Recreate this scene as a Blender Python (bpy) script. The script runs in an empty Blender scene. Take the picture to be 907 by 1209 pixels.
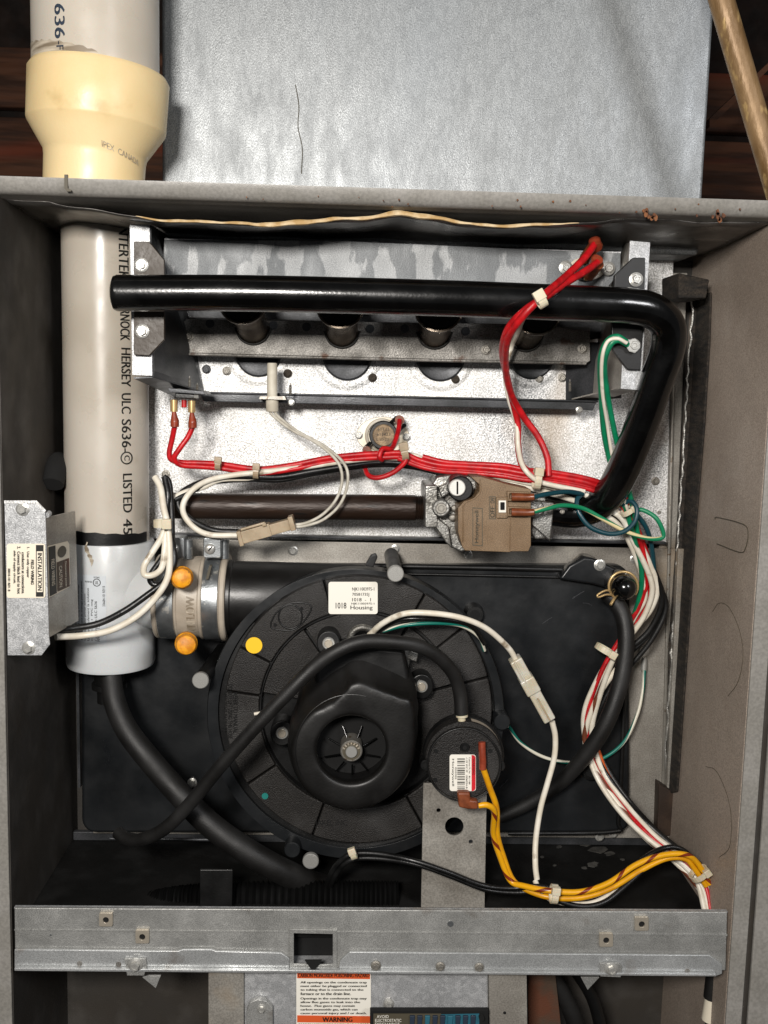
import bpy, bmesh, math, random
from mathutils import Vector, Matrix
from mathutils.geometry import tessellate_polygon
random.seed(7)
S = bpy.context.scene
C = S.collection
# ------------------------------------------------------------------ camera, world, lamps, exposure
IW, IH, FPX, D = 907.0, 1209.0, 1200.0, 0.65
pitch, yaw, roll = math.radians(7.098), math.radians(2.058), math.radians(1.444)
fwd = Vector((math.sin(yaw)*math.cos(pitch), math.cos(yaw)*math.cos(pitch), -math.sin(pitch)))
r0 = Vector((math.cos(yaw), -math.sin(yaw), 0)); u0 = r0.cross(fwd)
rt = r0*math.cos(roll)+u0*math.sin(roll); up = -r0*math.sin(roll)+u0*math.cos(roll)
CAM = Vector((0, -D, 0))
cd = bpy.data.cameras.new('camera'); cam = bpy.data.objects.new('camera', cd); C.objects.link(cam)
cam.matrix_world = Matrix(((rt.x, up.x, -fwd.x, CAM.x), (rt.y, up.y, -fwd.y, CAM.y), (rt.z, up.z, -fwd.z, CAM.z), (0, 0, 0, 1)))
cd.sensor_fit = 'VERTICAL'; cd.sensor_height = 36; cd.lens = 36*FPX/IH; cd.clip_start = .01; cd.clip_end = 50
S.camera = cam
W = bpy.data.worlds.new('World'); S.world = W; W.use_nodes = True
bg = W.node_tree.nodes['Background']; bg.inputs[0].default_value = (.95, .97, 1.0, 1); bg.inputs[1].default_value = .06
def area(name, loc, target, sx, sy, power, col):
    l = bpy.data.lights.new(name, 'AREA'); l.shape = 'RECTANGLE'; l.size = sx; l.size_y = sy; l.energy = power; l.color = col
    o = bpy.data.objects.new(name, l); C.objects.link(o); o.location = loc
    d = Vector(target)-Vector(loc); o.rotation_euler = d.to_track_quat('-Z', 'Y').to_euler(); return o
area('key_lamp', (-.17, -.92, .20), (.03, .1, -.03), .16, .12, 12.6, (1, .955, .90))
area('fill_lamp', (.72, -1.0, .40), (0, .1, 0), .24, .24, 4.8, (.99, .985, 1))
S.view_settings.view_transform = 'Standard'; S.view_settings.look = 'None'; S.view_settings.exposure = 0; S.view_settings.gamma = 1
S.render.engine = 'CYCLES'

# ------------------------------------------------------------------ helpers
def ray(px, py): return fwd*FPX + rt*(px-IW/2) - up*(py-IH/2)
def P(px, py, y):
    d = ray(px, py); return CAM + d*((y+D)/d.y)
def PX(px, py, X):
    d = ray(px, py); return CAM + d*((X-CAM.x)/d.x)
def PZ(px, py, Z):
    d = ray(px, py); return CAM + d*(Z/d.z)
def sc(y): return (y+D)/FPX
def col(h):
    h = h.lstrip('#'); v = [int(h[i:i+2], 16)/255 for i in (0, 2, 4)]
    return tuple((c/12.92 if c <= .04045 else ((c+.055)/1.055)**2.4) for c in v)+(1,)
MATS = {}
def M(name, c, rough=.5, metal=0.0, c2=None, ns=60, lo=.4, hi=.6, grain=0.0, gs=900, bump=0.0, bs=900, stain=None, ss=25, slo=.58, shi=.7,
      stretch=(1, 1, 1), coat=0.0, trans=0.0, stripe=None, sfreq=120, swid=.25, rv=.12, sss=0.0, dust=0.0, spangle=0.0, spec=.5):
    if isinstance(c, str): c = col(c)
    if isinstance(c2, str): c2 = col(c2)
    if isinstance(stain, str): stain = col(stain)
    m = bpy.data.materials.new(name); m.use_nodes = True; nt = m.node_tree; N = nt.nodes; L = nt.links
    b = N['Principled BSDF']; b.inputs['Metallic'].default_value = metal; b.inputs['Roughness'].default_value = rough
    b.inputs['Coat Weight'].default_value = coat; b.inputs['Transmission Weight'].default_value = trans
    b.inputs['Subsurface Weight'].default_value = sss; b.inputs['Specular IOR Level'].default_value = spec
    if sss: b.inputs['Subsurface Scale'].default_value = .004
    tc = N.new('ShaderNodeTexCoord'); mp = N.new('ShaderNodeMapping'); L.new(tc.outputs['Object'], mp.inputs[0]); mp.inputs['Scale'].default_value = stretch
    def noise(scale, detail=3, vec=None):
        n = N.new('ShaderNodeTexNoise'); n.inputs['Scale'].default_value = scale; n.inputs['Detail'].default_value = detail
        L.new(vec or mp.outputs[0], n.inputs['Vector']); return n.outputs['Fac']
    def ramp(f, a, z):
        n = N.new('ShaderNodeMapRange'); n.inputs[1].default_value = a; n.inputs[2].default_value = z; L.new(f, n.inputs[0]); return n.outputs[0]
    def mix(f, a, z, mode='MIX'):
        n = N.new('ShaderNodeMix'); n.data_type = 'RGBA'; n.blend_type = mode
        for s, v in ((n.inputs[0], f), (n.inputs[6], a), (n.inputs[7], z)):
            if isinstance(v, (tuple, float, int)): s.default_value = v
            else: L.new(v, s)
        return n.outputs[2]
    cur = c
    if c2: cur = mix(ramp(noise(ns, 5), lo, hi), cur, c2)
    if spangle:
        v = N.new('ShaderNodeTexVoronoi'); v.inputs['Scale'].default_value = 330; L.new(mp.outputs[0], v.inputs['Vector'])
        sp = N.new('ShaderNodeSeparateColor'); L.new(v.outputs['Color'], sp.inputs[0])
        cur = mix(spangle, cur, mix(ramp(sp.outputs[0], .2, .9), (.18, .19, .2, 1), (1, 1, 1, 1)), 'OVERLAY')
    if grain: cur = mix(grain, cur, mix(ramp(noise(gs, 2, tc.outputs['Object']), .35, .65), (.05, .05, .05, 1), (1, 1, 1, 1)), 'OVERLAY')
    if stain: cur = mix(ramp(noise(ss, 6), slo, shi), cur, stain)
    if dust: cur = mix(ramp(noise(35, 8), .5, .8), cur, tuple(min(1, x+dust) for x in c[:3])+(1,))
    if stripe:
        uv = N.new('ShaderNodeUVMap'); s = N.new('ShaderNodeSeparateXYZ'); L.new(uv.outputs[0], s.inputs[0])
        mu = N.new('ShaderNodeMath'); mu.operation = 'MULTIPLY_ADD'; L.new(s.outputs[1], mu.inputs[0]); mu.inputs[1].default_value = sfreq; L.new(s.outputs[0], mu.inputs[2])
        fr = N.new('ShaderNodeMath'); fr.operation = 'FRACT'; L.new(mu.outputs[0], fr.inputs[0])
        lt = N.new('ShaderNodeMath'); lt.operation = 'LESS_THAN'; L.new(fr.outputs[0], lt.inputs[0]); lt.inputs[1].default_value = swid
        cur = mix(lt.outputs[0], cur, col(stripe))
    if isinstance(cur, tuple): b.inputs['Base Color'].default_value = cur
    else: L.new(cur, b.inputs['Base Color'])
    if rv:
        r = N.new('ShaderNodeMapRange'); L.new(noise(45, 6), r.inputs[0]); r.inputs[1].default_value = .3; r.inputs[2].default_value = .7
        r.inputs[3].default_value = max(.02, rough-rv); r.inputs[4].default_value = min(1, rough+rv); L.new(r.outputs[0], b.inputs['Roughness'])
    if bump:
        bp = N.new('ShaderNodeBump'); bp.inputs['Strength'].default_value = bump; bp.inputs['Distance'].default_value = .0006
        L.new(noise(bs, 3), bp.inputs['Height']); L.new(bp.outputs[0], b.inputs['Normal'])
    MATS[name] = m; return m

def tag(o, label=None, cat=None, group=None, kind=None):
    if label: o['label'] = label
    if cat: o['category'] = cat
    if group: o['group'] = group
    if kind: o['kind'] = kind
    return o
def thing(name, label, cat, loc, group=None):
    o = bpy.data.objects.new(name, None); o.empty_display_size = .02; C.objects.link(o); o.location = loc
    return tag(o, label, cat, group)
def base(o):
    v = Vector((0, 0, 0))
    while o: v += o.location; o = o.parent
    return v
def link(o, parent):
    C.objects.link(o)
    if parent is not None:
        o.parent = parent; o.matrix_parent_inverse = Matrix.Translation(-base(parent)) if parent.type == 'EMPTY' else Matrix.Identity(4)
    return o
def mk(name, vs, fs, mat, parent=None, smooth=False, bevel=0, uvs=None, seg=2):
    me = bpy.data.meshes.new(name); me.from_pydata([tuple(v) for v in vs], [], fs); me.materials.append(mat)
    if uvs:
        uv = me.uv_layers.new(name='UVMap')
        for i, l in enumerate(me.loops): uv.data[i].uv = uvs[i]
    bm = bmesh.new(); bm.from_mesh(me); bmesh.ops.recalc_face_normals(bm, faces=bm.faces); bm.to_mesh(me); bm.free()
    if smooth: me.polygons.foreach_set('use_smooth', [True]*len(me.polygons))
    o = bpy.data.objects.new(name, me); link(o, parent)
    if bevel:
        b = o.modifiers.new('bevel', 'BEVEL'); b.width = bevel; b.segments = seg; b.limit_method = 'ANGLE'; b.angle_limit = .7
        me.polygons.foreach_set('use_smooth', [True]*len(me.polygons)); b.harden_normals = False
        w = o.modifiers.new('wn', 'WEIGHTED_NORMAL'); w.keep_sharp = False
    return o
def circ(cx, cy, r, n=24, ry=None): return [(cx+r*math.cos(2*math.pi*i/n), cy+(ry or r)*math.sin(2*math.pi*i/n)) for i in range(n)]
def rrect(x0, y0, x1, y1, r, n=5):
    out = []
    for cx, cy, a in ((x1-r, y0+r, -90), (x1-r, y1-r, 0), (x0+r, y1-r, 90), (x0+r, y0+r, 180)):
        for i in range(n+1):
            t = math.radians(a+90*i/n); out.append((cx+r*math.cos(t), cy+r*math.sin(t)))
    return out
def prism3(name, loops3, vec, mat, parent=None, bevel=0, smooth=False):
    """loops3: outline + holes as 3D points; extruded by vec"""
    loops3 = [[Vector(p) for p in l] for l in loops3]
    tris = tessellate_polygon(loops3); flat = [p for l in loops3 for p in l]; n = len(flat)
    vs = flat+[p+vec for p in flat]; fs = [tuple(t) for t in tris]+[tuple(i+n for i in reversed(t)) for t in tris]
    if len(loops3) == 1: fs = [tuple(range(n)), tuple(range(2*n-1, n-1, -1))]
    k = 0
    for l in loops3:
        m = len(l)
        for i in range(m): j = (i+1) % m; fs.append((k+i, k+j, k+j+n, k+i+n))
        k += m
    return mk(name, vs, fs, mat, parent, smooth, bevel)
def prism(name, pts, y0, y1, mat, parent=None, holes=(), bevel=0):
    return prism3(name, [[P(a, b, y0) for a, b in l] for l in [pts]+list(holes)], Vector((0, y1-y0, 0)), mat, parent, bevel)
def box(name, lo, hi, mat, parent=None, bevel=0):
    x0, y0, z0 = lo; x1, y1, z1 = hi
    return prism3(name, [[(x0, y0, z0), (x1, y0, z0), (x1, y0, z1), (x0, y0, z1)]], Vector((0, y1-y0, 0)), mat, parent, bevel)
def lathe(name, o, axis, prof, mat, parent=None, seg=32, smooth=True):
    """prof: (radius, distance along axis)"""
    a = Vector(axis).normalized(); e1 = a.orthogonal().normalized(); e2 = a.cross(e1); o = Vector(o); vs = []; fs = []
    for r, t in prof:
        for i in range(seg):
            th = 2*math.pi*i/seg; vs.append(o+a*t+e1*(r*math.cos(th))+e2*(r*math.sin(th)))
    for k in range(len(prof)-1):
        for i in range(seg):
            j = (i+1) % seg; fs.append((k*seg+i, k*seg+j, (k+1)*seg+j, (k+1)*seg+i))
    fs.append(tuple(range(seg))); fs.append(tuple(range(len(prof)*seg-1, (len(prof)-1)*seg-1, -1)))
    ob = mk(name, vs, fs, mat, parent, smooth)
    if smooth: sharp(ob)
    return ob
def sharp(ob, ang=.6):
    me = ob.data; bm = bmesh.new(); bm.from_mesh(me)
    for e in bm.edges:
        if len(e.link_faces) == 2 and e.calc_face_angle(0) > ang: e.smooth = False
    bm.to_mesh(me); bm.free()
def cyl(name, px, py, y0, y1, rp, mat, parent=None, rp1=None, seg=32, edge=0):
    """cylinder along the depth axis, front face at y0; radii in photo pixels at y0"""
    r = rp*sc(y0); r1 = (rp1 if rp1 is not None else rp)*sc(y0); e = edge*sc(y0)
    pr = [(r-e, 0), (r, e), (r1, y1-y0)] if edge else [(r, 0), (r1, y1-y0)]
    return lathe(name, P(px, py, y0), (0, 1, 0), pr, mat, parent, seg)
def spline(pts, n=8):
    pts = [Vector(p) for p in pts]
    if len(pts) < 3:
        return [pts[0].lerp(pts[1], i/n) for i in range(n+1)]
    q = [pts[0]*2-pts[1]]+pts+[pts[-1]*2-pts[-2]]; out = []
    for i in range(1, len(q)-2):
        a, b, c_, d = q[i-1:i+3]
        for k in range(n):
            t = k/n; out.append(.5*((2*b)+(c_-a)*t+(2*a-5*b+4*c_-d)*t*t+(3*b-a-3*c_+d)*t**3))
    out.append(pts[-1]); return out
def tube3(name, pts, r, mat, parent=None, n=8, seg=12, radii=None, raw=False):
    s = pts if raw else spline(pts, n); m = len(s); vs = []; fs = []; uvs = []
    tg = [(s[min(i+1, m-1)]-s[max(i-1, 0)]).normalized() for i in range(m)]
    nrm = tg[0].orthogonal().normalized(); acc = 0; L_ = [0]
    for i in range(m):
        nrm = (nrm-tg[i]*nrm.dot(tg[i])).normalized(); bn = tg[i].cross(nrm)
        rr = radii(i/(m-1)) if radii else r
        for k in range(seg):
            th = 2*math.pi*k/seg; vs.append(s[i]+nrm*(rr*math.cos(th))+bn*(rr*math.sin(th)))
        if i: acc += (s[i]-s[i-1]).length; L_.append(acc)
    for i in range(m-1):
        for k in range(seg):
            j = (k+1) % seg; fs.append((i*seg+k, i*seg+j, (i+1)*seg+j, (i+1)*seg+k))
    fs.append(tuple(range(seg))); fs.append(tuple(range(m*seg-1, (m-1)*seg-1, -1)))
    o = mk(name, vs, fs, mat, parent, True)
    uv = o.data.uv_layers.new(name='UVMap')
    for p in o.data.polygons:
        ks = [v % seg for v in p.vertices]; wrap = (0 in ks and seg-1 in ks and len(ks) == 4)
        for li, v in zip(p.loop_indices, p.vertices):
            k = v % seg; uv.data[li].uv = ((1.0 if (wrap and k == 0) else k/seg), L_[v//seg])
    sharp(o, 1.0); return o
def tube(name, pts, rp, mat, parent=None, n=8, seg=12, **kw):
    """pts (px, py, depth); radius in photo pixels at the mean depth"""
    y = sum(p[2] for p in pts)/len(pts)
    return tube3(name, [P(*p) for p in pts], rp*sc(y), mat, parent, n, seg, **kw)
# hex washer-head screw, shared meshes
_scr = {}
def screw_mesh(mat, kind):
    key = (mat.name, kind)
    if key in _scr: return _scr[key]
    bm = bmesh.new()
    def rings(prof, seg, rot=0):
        prev = None
        for r, t in prof:
            cur = [bm.verts.new((r*math.cos(2*math.pi*i/seg+rot), t, r*math.sin(2*math.pi*i/seg+rot))) for i in range(seg)]
            if prev:
                for i in range(seg): bm.faces.new((prev[i], prev[(i+1) % seg], cur[(i+1) % seg], cur[i]))
            prev = cur
        bm.faces.new(prev)
    if kind == 'hex':
        rings([(1, .1), (1, -.12), (.72, -.22)], 20); rings([(.66, -.2), (.66, -.72), (.58, -.82), (.36, -.82), (.28, -.7)], 6)
    elif kind == 'socket':
        rings([(1, .3), (1, -.22), (.9, -.32), (.62, -.32)], 28); rings([(.62, -.30), (.62, -.32), (.52, -.32), (.46, -.02)], 6)
    elif kind == 'pan':
        rings([(1, .1), (1, -.2), (.85, -.45), (.6, -.6), (.3, -.66)], 24)
    bmesh.ops.recalc_face_normals(bm, faces=bm.faces)
    me = bpy.data.meshes.new('screw'); bm.to_mesh(me); bm.free(); me.materials.append(mat); _scr[key] = me; return me
def screw(px, py, y, rp, parent, mat=None, kind='hex', name='screw', rot=None, slot=False):
    mat = mat or MATS['steel']; o = bpy.data.objects.new(name, screw_mesh(mat, kind)); link(o, parent)
    o.matrix_basis = Matrix.Translation(P(px, py, y)) @ Matrix.Rotation(random.random()*6 if rot is None else rot, 4, 'Y') @ Matrix.Scale(rp*sc(y), 4)
    if slot:
        r = rp*sc(y); a = random.random()*3; c_ = P(px, py, y-.75*r-.0002); d = Vector((math.cos(a), 0, math.sin(a)))
        q = Vector((-math.sin(a), 0, math.cos(a)))*r*.1; t = Vector((0, -.0003, 0)); d = d*r*.5
        prism3('slot', [[c_-d-q, c_+d-q, c_+d+q, c_-d+q]], t, MATS['void'], parent if parent and parent.type == 'EMPTY' else None)
    return o
# lettering
def text_mesh(s):
    cu = bpy.data.curves.new('t', 'FONT'); cu.body = s; cu.resolution_u = 3; o = bpy.data.objects.new('t', cu)
    me = bpy.data.meshes.new_from_object(o); bpy.data.objects.remove(o); bpy.data.curves.remove(cu)
    vs = [v.co.copy() for v in me.vertices]; fs = [tuple(p.vertices) for p in me.polygons]; bpy.data.meshes.remove(me)
    if not vs: return [], []
    x0 = min(v.x for v in vs); x1 = max(v.x for v in vs); y0 = min(v.y for v in vs); y1 = max(v.y for v in vs)
    return [((v.x-x0)/(x1-x0), (v.y-y0)/(y1-y0)) for v in vs], fs
def lettering(items, fn, mat, parent, name='lettering', bold=0):
    """items: (text, u0, v0, du, dv) : text box origin (left end of baseline), length du along reading direction, height dv; fn maps (a along, b up) -> 3D"""
    V = []; F = []
    for it in items:
        s, place = it[0], it[1]
        vs, fs = text_mesh(s)
        for ox, oy in ([(0, 0)] if not bold else [(-bold, 0), (bold, 0)]):
            k = len(V); V += [fn(*place(a+ox/len(s), b)) for a, b in vs]; F += [tuple(i+k for i in f) for f in fs]
    me = bpy.data.meshes.new(name); me.from_pydata([tuple(v) for v in V], [], F); me.materials.append(mat)
    o = bpy.data.objects.new(name, me); return link(o, parent)
def boxtext(s, x0, y0, x1, y1, turn=0):
    """text fitted into photo rectangle; turn 90 reads downwards, -90 upwards, 0 normal"""
    if turn == 90: return (s, lambda a, b: (x0+(x1-x0)*b, y0+(y1-y0)*a))
    if turn == -90: return (s, lambda a, b: (x1-(x1-x0)*b, y1-(y1-y0)*a))
    return (s, lambda a, b: (x0+(x1-x0)*a, y1-(y1-y0)*b))

# ------------------------------------------------------------------ materials
M('paint', '#8b8883', .42, c2='#817e78', ns=30, grain=.12, gs=500, bump=.15, bs=1500, stain='#6e4a30', ss=22, slo=.70, shi=.78)
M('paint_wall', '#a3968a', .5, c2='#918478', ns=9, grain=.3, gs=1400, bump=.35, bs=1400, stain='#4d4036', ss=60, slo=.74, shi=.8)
M('paint_shaded', '#37322c', .7, c2='#35322e', ns=15, bump=.2, dust=.03)  # cabinet paint darkened by colour for the unlit left wall, back and recesses
M('galv', '#b9babb', .42, .42, c2='#a9aaab', ns=22, lo=.35, hi=.65, spangle=.16, grain=.35, gs=1700, bump=.35, bs=1500, stain='#a08c72', ss=13, slo=.62, shi=.85)
M('galv_bright', '#dfdedb', .40, .3, c2='#c3c4c5', ns=10, lo=.35, hi=.7, spangle=.12, grain=.8, gs=900, bump=.6, bs=1100, stain='#b59b78', ss=9, slo=.56, shi=.8, stretch=(1.6, 1, .7))
M('galv_duct', '#8c8f90', .46, .4, c2='#888b8d', ns=2.5, lo=.3, hi=.7, spangle=.10, grain=.32, gs=1200, bump=.3, bs=1000, stain='#848b91', ss=2.5, slo=.45, shi=.85, stretch=(1.5, 1, .6))
M('galv_rail', '#a3a3a0', .4, .42, c2='#91918e', ns=30, spangle=.08, grain=.35, gs=1500, bump=.2, stain='#6c6258', ss=38, slo=.64, shi=.8)
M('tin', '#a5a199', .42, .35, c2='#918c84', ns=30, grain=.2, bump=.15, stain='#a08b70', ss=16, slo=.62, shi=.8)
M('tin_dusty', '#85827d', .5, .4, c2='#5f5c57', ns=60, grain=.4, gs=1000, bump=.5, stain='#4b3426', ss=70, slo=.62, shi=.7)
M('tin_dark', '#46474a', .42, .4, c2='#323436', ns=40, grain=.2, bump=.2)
M('galv_low', '#b4b6b6', .36, .45, c2='#a4a6a6', ns=20, grain=.25, gs=1500, bump=.15, stain='#7a7066', ss=40, slo=.64, shi=.8)
M('steel', '#c2c1bc', .3, .6, rv=.06, bump=.1, bs=2500)
M('steel_bright', '#dcdad4', .42, .35, bump=.15, bs=1500)
M('tube_metal', '#7a6f62', .3, .85, c2='#5c5249', ns=60, bump=.2)
M('steel_dull', '#98948c', .4, .65, bump=.3, bs=2000, stain='#6b5a48', ss=300, slo=.6, shi=.7)
M('bronze_scr', '#c9bfae', .35, .6, bump=.2)
M('void', '#050505', .9, rv=0)
M('black_paint', '#040404', .22, coat=.3, bump=.12, bs=500, dust=.006, rv=.06)
M('black_bracket', '#3d342a', .5, bump=.6, bs=330, rv=.1, dust=.02)
M('rust_pipe', '#2b1e16', .45, .3, c2='#452b1c', ns=40, lo=.5, hi=.7, bump=.5, bs=350, stain='#151311', ss=110, stretch=(.4, 1, 1.4))
M('plastic_black', '#0c0c0c', .42, bump=.15, bs=900, dust=.010, rv=.1)
M('plastic_cover', '#0f1113', .36, bump=.18, bs=160, dust=.008, rv=.1, c2='#1a1c1e', ns=12)
M('plastic_grain', '#1a1714', .58, grain=.7, gs=1100, bump=1.0, bs=1200, dust=.022, c2='#120f0d', ns=25)
M('plastic_motor', '#0d0c0b', .42, bump=.12, bs=700, dust=.012, rv=.08)
M('rubber', '#0f0e0d', .55, bump=.25, bs=1200, dust=.012)
M('pvc', '#bdb5a9', .34, c2='#b2a99b', ns=9, bump=.05, bs=200, stain='#a79a87', ss=30, slo=.66, shi=.8, sss=.05)
M('pvc_white', '#cccfd0', .3, c2='#c2c4c4', ns=12, bump=.05, bs=200, stain='#9a958c', ss=40, slo=.70, shi=.78, sss=.05)
M('pvc_cream', '#e0c99a', .42, c2='#d8be8c', ns=14, bump=.12, bs=600, stain='#b39a68', ss=28, slo=.60, shi=.8, sss=.05)
M('primer', '#7b6e5c', .5, c2='#bdb2a0', ns=120, stretch=(.3, .3, 2.5))
M('collar', '#b5aa9a', .5, c2='#9f9485', ns=40, bump=.2, stain='#7c6a54', ss=50, slo=.6, shi=.72)
M('clamp', '#a8acae', .33, .85, c2='#8f9395', ns=70, bump=.15, stain='#d8d6cf', ss=120, slo=.6, shi=.66)
M('yellow_cap', '#e89d18', .45, c2='#c97e10', ns=230, stain='#8f5a14', ss=180, slo=.6, shi=.7, bump=.2, bs=900, sss=.1)
M('yellow_dot', '#f2c21a', .5)
M('teal_dot', '#1d7a72', .5)
M('valve_brown', '#7b654c', .5, c2='#70593f', ns=60, grain=.35, gs=1500, bump=.25, bs=1500)
M('cast_alu', '#a9a8a4', .42, .8, c2='#7b7974', ns=90, grain=.3, bump=.6, bs=800, stain='#3c3833', ss=90, slo=.6, shi=.72)
M('red', '#c5161d', .4, bump=.25, bs=1800, c2='#a30f16', ns=150)
M('white_wire', '#e4ded0', .38, c2='#d6cdbb', ns=80, stain='#9a8c78', ss=70, slo=.62, shi=.72, bump=.2, bs=700)
M('thin_white', '#c2bdb0', .5, c2='#a8a294', ns=150)
M('black_wire', '#0b0b0b', .38, dust=.02, bump=.2, bs=700)
M('green_wire', '#0c7a52', .38, c2='#0a6546', ns=80)
M('teal_wire', '#0b3a44', .4)
M('green_yellow', '#0c7a52', .38, stripe='#d9c99a', sfreq=10, swid=.32)
M('green_white', '#0f6e60', .4, stripe='#ded9c8', sfreq=10, swid=.42)
M('yellow_wire', '#e2a311', .36, c2='#d08f0c', ns=90)
M('yellow_brown', '#e2a311', .36, stripe='#7a2d12', sfreq=35, swid=.2)
M('orange_wire', '#c4571a', .4)
M('brown_white', '#6b3a24', .4, stripe='#e4dccb', sfreq=30, swid=.5)
M('nylon', '#d3c9b2', .38, sss=.15, c2='#c5b99e', ns=90)
M('nylon_clear', '#dcd8cc', .3, trans=.25, sss=.1, c2='#cfc5ad', ns=90)
M('nylon_tan', '#a8967c', .4, sss=.1, c2='#96846a', ns=110, bump=.15)
M('terminal_orange', '#a5492f', .35, trans=.25, c2='#8e3a24', ns=220)
M('terminal_brown', '#8a4a2c', .35, trans=.2, c2='#743c22', ns=220)
M('brass', '#c8aa78', .35, .55)
M('ceramic', '#d5cfbf', .6, c2='#b9b1a0', ns=60)
M('cream_plate', '#dcd5c8', .42, .4, c2='#cbbfa8', ns=50)
M('disc_tan', '#8d775a', .5, .3, c2='#6b5841', ns=180, bump=.4)
M('label_white', '#e9e5da', .5, rv=0)
M('label_cream', '#e6dcc8', .5, rv=0)
M('label_orange', '#d75a2a', .5, rv=0)
M('label_red', '#c81e2a', .5, rv=0)
M('label_blue', '#2a6172', .5, rv=0)
M('label_clear', '#c9ced2', .3, rv=0)
M('ink', '#15140f', .6, rv=0)
M('ink_blue', '#232f3f', .6, rv=0)
M('ink_grey', '#4c4638', .6, rv=0)
M('wood', '#6e4630', .8, c2='#452b1d', ns=20, stretch=(.3, 1, 3), bump=.4, stain='#8a4026', ss=6, slo=.6, shi=.8)
M('wood_dark', '#2b1c14', .85, c2='#1b120d', ns=20, bump=.3)
M('conduit', '#8f7350', .5, .25, c2='#6f5433', ns=50, stretch=(1, 1, .4), bump=.9, bs=260, stain='#b89a66', ss=140, slo=.60, shi=.7)
M('insulation', '#1b1815', .85, c2='#332c25', ns=70, grain=.5, gs=700, bump=1, bs=300, stretch=(1, 1, 4))
M('foil', '#a9a7a2', .45, .7, bump=.9, bs=900)
M('foil_dull', '#7d7a76', .35, .8, c2='#5b5855', ns=25, bump=.8, bs=60, grain=.15)
M('paper_edge', '#d3bd98', .8, c2='#b0905f', ns=100, bump=.5)
M('rust_spot', '#7a4c2a', .8, c2='#4f2e1a', ns=200)
M('rusty', '#4b3d31', .7, .1, c2='#5c3420', ns=45, bump=.5)
M('brown_tape', '#3d2d21', .6, c2='#2c2018', ns=60, bump=.3)
M('hose_black', '#050505', .7, dust=.004, spec=.12)  # black rubber darkened further, the bottom shade put into its colour
M('galv_blotch', '#6d7072', .55, .15, c2='#989a9b', ns=42, lo=.52, hi=.56, grain=.35, gs=1500, bump=.3, stretch=(1.6, 1, .6))
M('floor_black', '#070706', .7, dust=.012, bump=.25, bs=400, c2='#0f0e0d', ns=18, spec=.25)  # black floor darkened further to carry the shade down there
M('flake', '#4c4a46', .8, c2='#33322f', ns=120)
m = MATS

XL, XR, ZT, ZB, YB = -.2197, .2696, .1212, -.3534, .155
ZF = P(450, 992, YB).z
# ------------------------------------------------------------------ setting: room behind the furnace
def structure(o): o['kind'] = 'structure'; return o
wall = structure(box('wall', (-1.6, 1.30, -1.2), (1.6, 1.36, 1.6), m['wood_dark']))
for z in (.05, .17, .29, .41, .53):
    box('plank', (-1.6, 1.27, z-.052), (1.6, 1.299, z+.052), m['wood'], wall, bevel=.004)
structure(box('ground', (-1.6, -1.6, -1.25), (1.6, 1.3, -1.2), m['wood_dark']))
o = prism3('wooden_brace', [[P(838, 140, .9), P(920, 62, .9), P(920, 70, .9), P(838, 150, .9)]], Vector((0, .02, 0)), m['wood'])
tag(o, 'thin slanting wooden brace in the dark gap right of the sheet metal duct', 'brace')

# duct on the furnace
t = thing('air_duct', 'broad galvanized sheet metal duct rising above the furnace top', 'duct', P(510, 230, .12))
dl, dr = P(191, 100, .11).x, P(838, 100, .11).x
prism3('duct_panel', [[(dl, .11, ZT-.02), (dr, .11, ZT-.02), (dr, .11, .55), (dl, .11, .55)]], Vector((0, .35, 0)), m['galv_duct'], t, bevel=.003)
tube('crack', [(349, 100, .1095), (353, 125, .1095), (352, 150, .1095), (357, 175, .1095), (356, 205, .1095)], .5, m['ink_grey'], t, seg=6)
# rusty conduit
a, b = P(843, -30, .03), P(912, 205, .03)
d = (b-a).normalized()
o = tube3('conduit', [a-d*.1, a.lerp(b, .5), b+d*.03], 14*sc(.03), m['conduit'], None, n=24, seg=20)
tag(o, 'tan corroded conduit leaning across the upper right corner of the duct', 'conduit')

# ------------------------------------------------------------------ cabinet
cab = thing('furnace_cabinet', 'grey painted steel furnace cabinet with its front door removed', 'furnace cabinet', (0.02, 0, ZB))
def lipz(py_l, py_r, y=0): return P(0, py_l, y).z, P(907, py_r, y).z
zt0, zt1 = ZT, P(450, 242, 0).z
XX0, XX1 = XL-.09, XR+.12
# top front lip: face, rounded lower edge, return
pr = [(0.010, ZT+.000), (0.0015, ZT), (0, ZT-.002), (-.001, zt1+.010), (-.0005, zt1+.006), (.002, zt1+.0022), (.0045, zt1+.0005), (.008, zt1+.0003), (.012, zt1-.0005), (.016, zt1-.001), (.30, zt1-.001), (.30, ZT)]
vs = []; fs = []; n = len(pr)
for X in (XX0, XX1):
    for y, z in pr: vs.append((X, y, z))
for i in range(n): j = (i+1) % n; fs.append((i, j, n+j, n+i))
fs.append(tuple(range(n))); fs.append(tuple(range(2*n-1, n-1, -1)))
top = mk('top_panel', vs, fs, m['paint'], cab, True); sharp(top, .9)
prism('seam', [(76, 206), (80, 206), (80, 222), (84, 224), (84, 226), (79, 226), (76, 222)], -.0018, -.0002, m['ink_grey'], top)
for k_ in range(34):
    x = random.choice((random.uniform(590, 905), random.uniform(280, 900), random.gauss(767, 5), random.gauss(850, 4))); f = (x-450)/457
    y = random.uniform(244, 256) if abs(x-767) < 12 or abs(x-850) < 12 else random.uniform(236, 250); y += 13*f
    rr_ = random.uniform(.5, 1.6) if abs(x-767) > 12 and abs(x-850) > 12 else random.uniform(1.5, 3.2)
    pts_ = [(x+rr_*random.uniform(.6, 1.2)*math.cos(t*.7), y-6+rr_*1.3*random.uniform(.6, 1.2)*math.sin(t*.7)) for t in range(9)]
    prism('rust_spot', pts_, -.0013, -.0004, m['rust_spot'], top)
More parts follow.
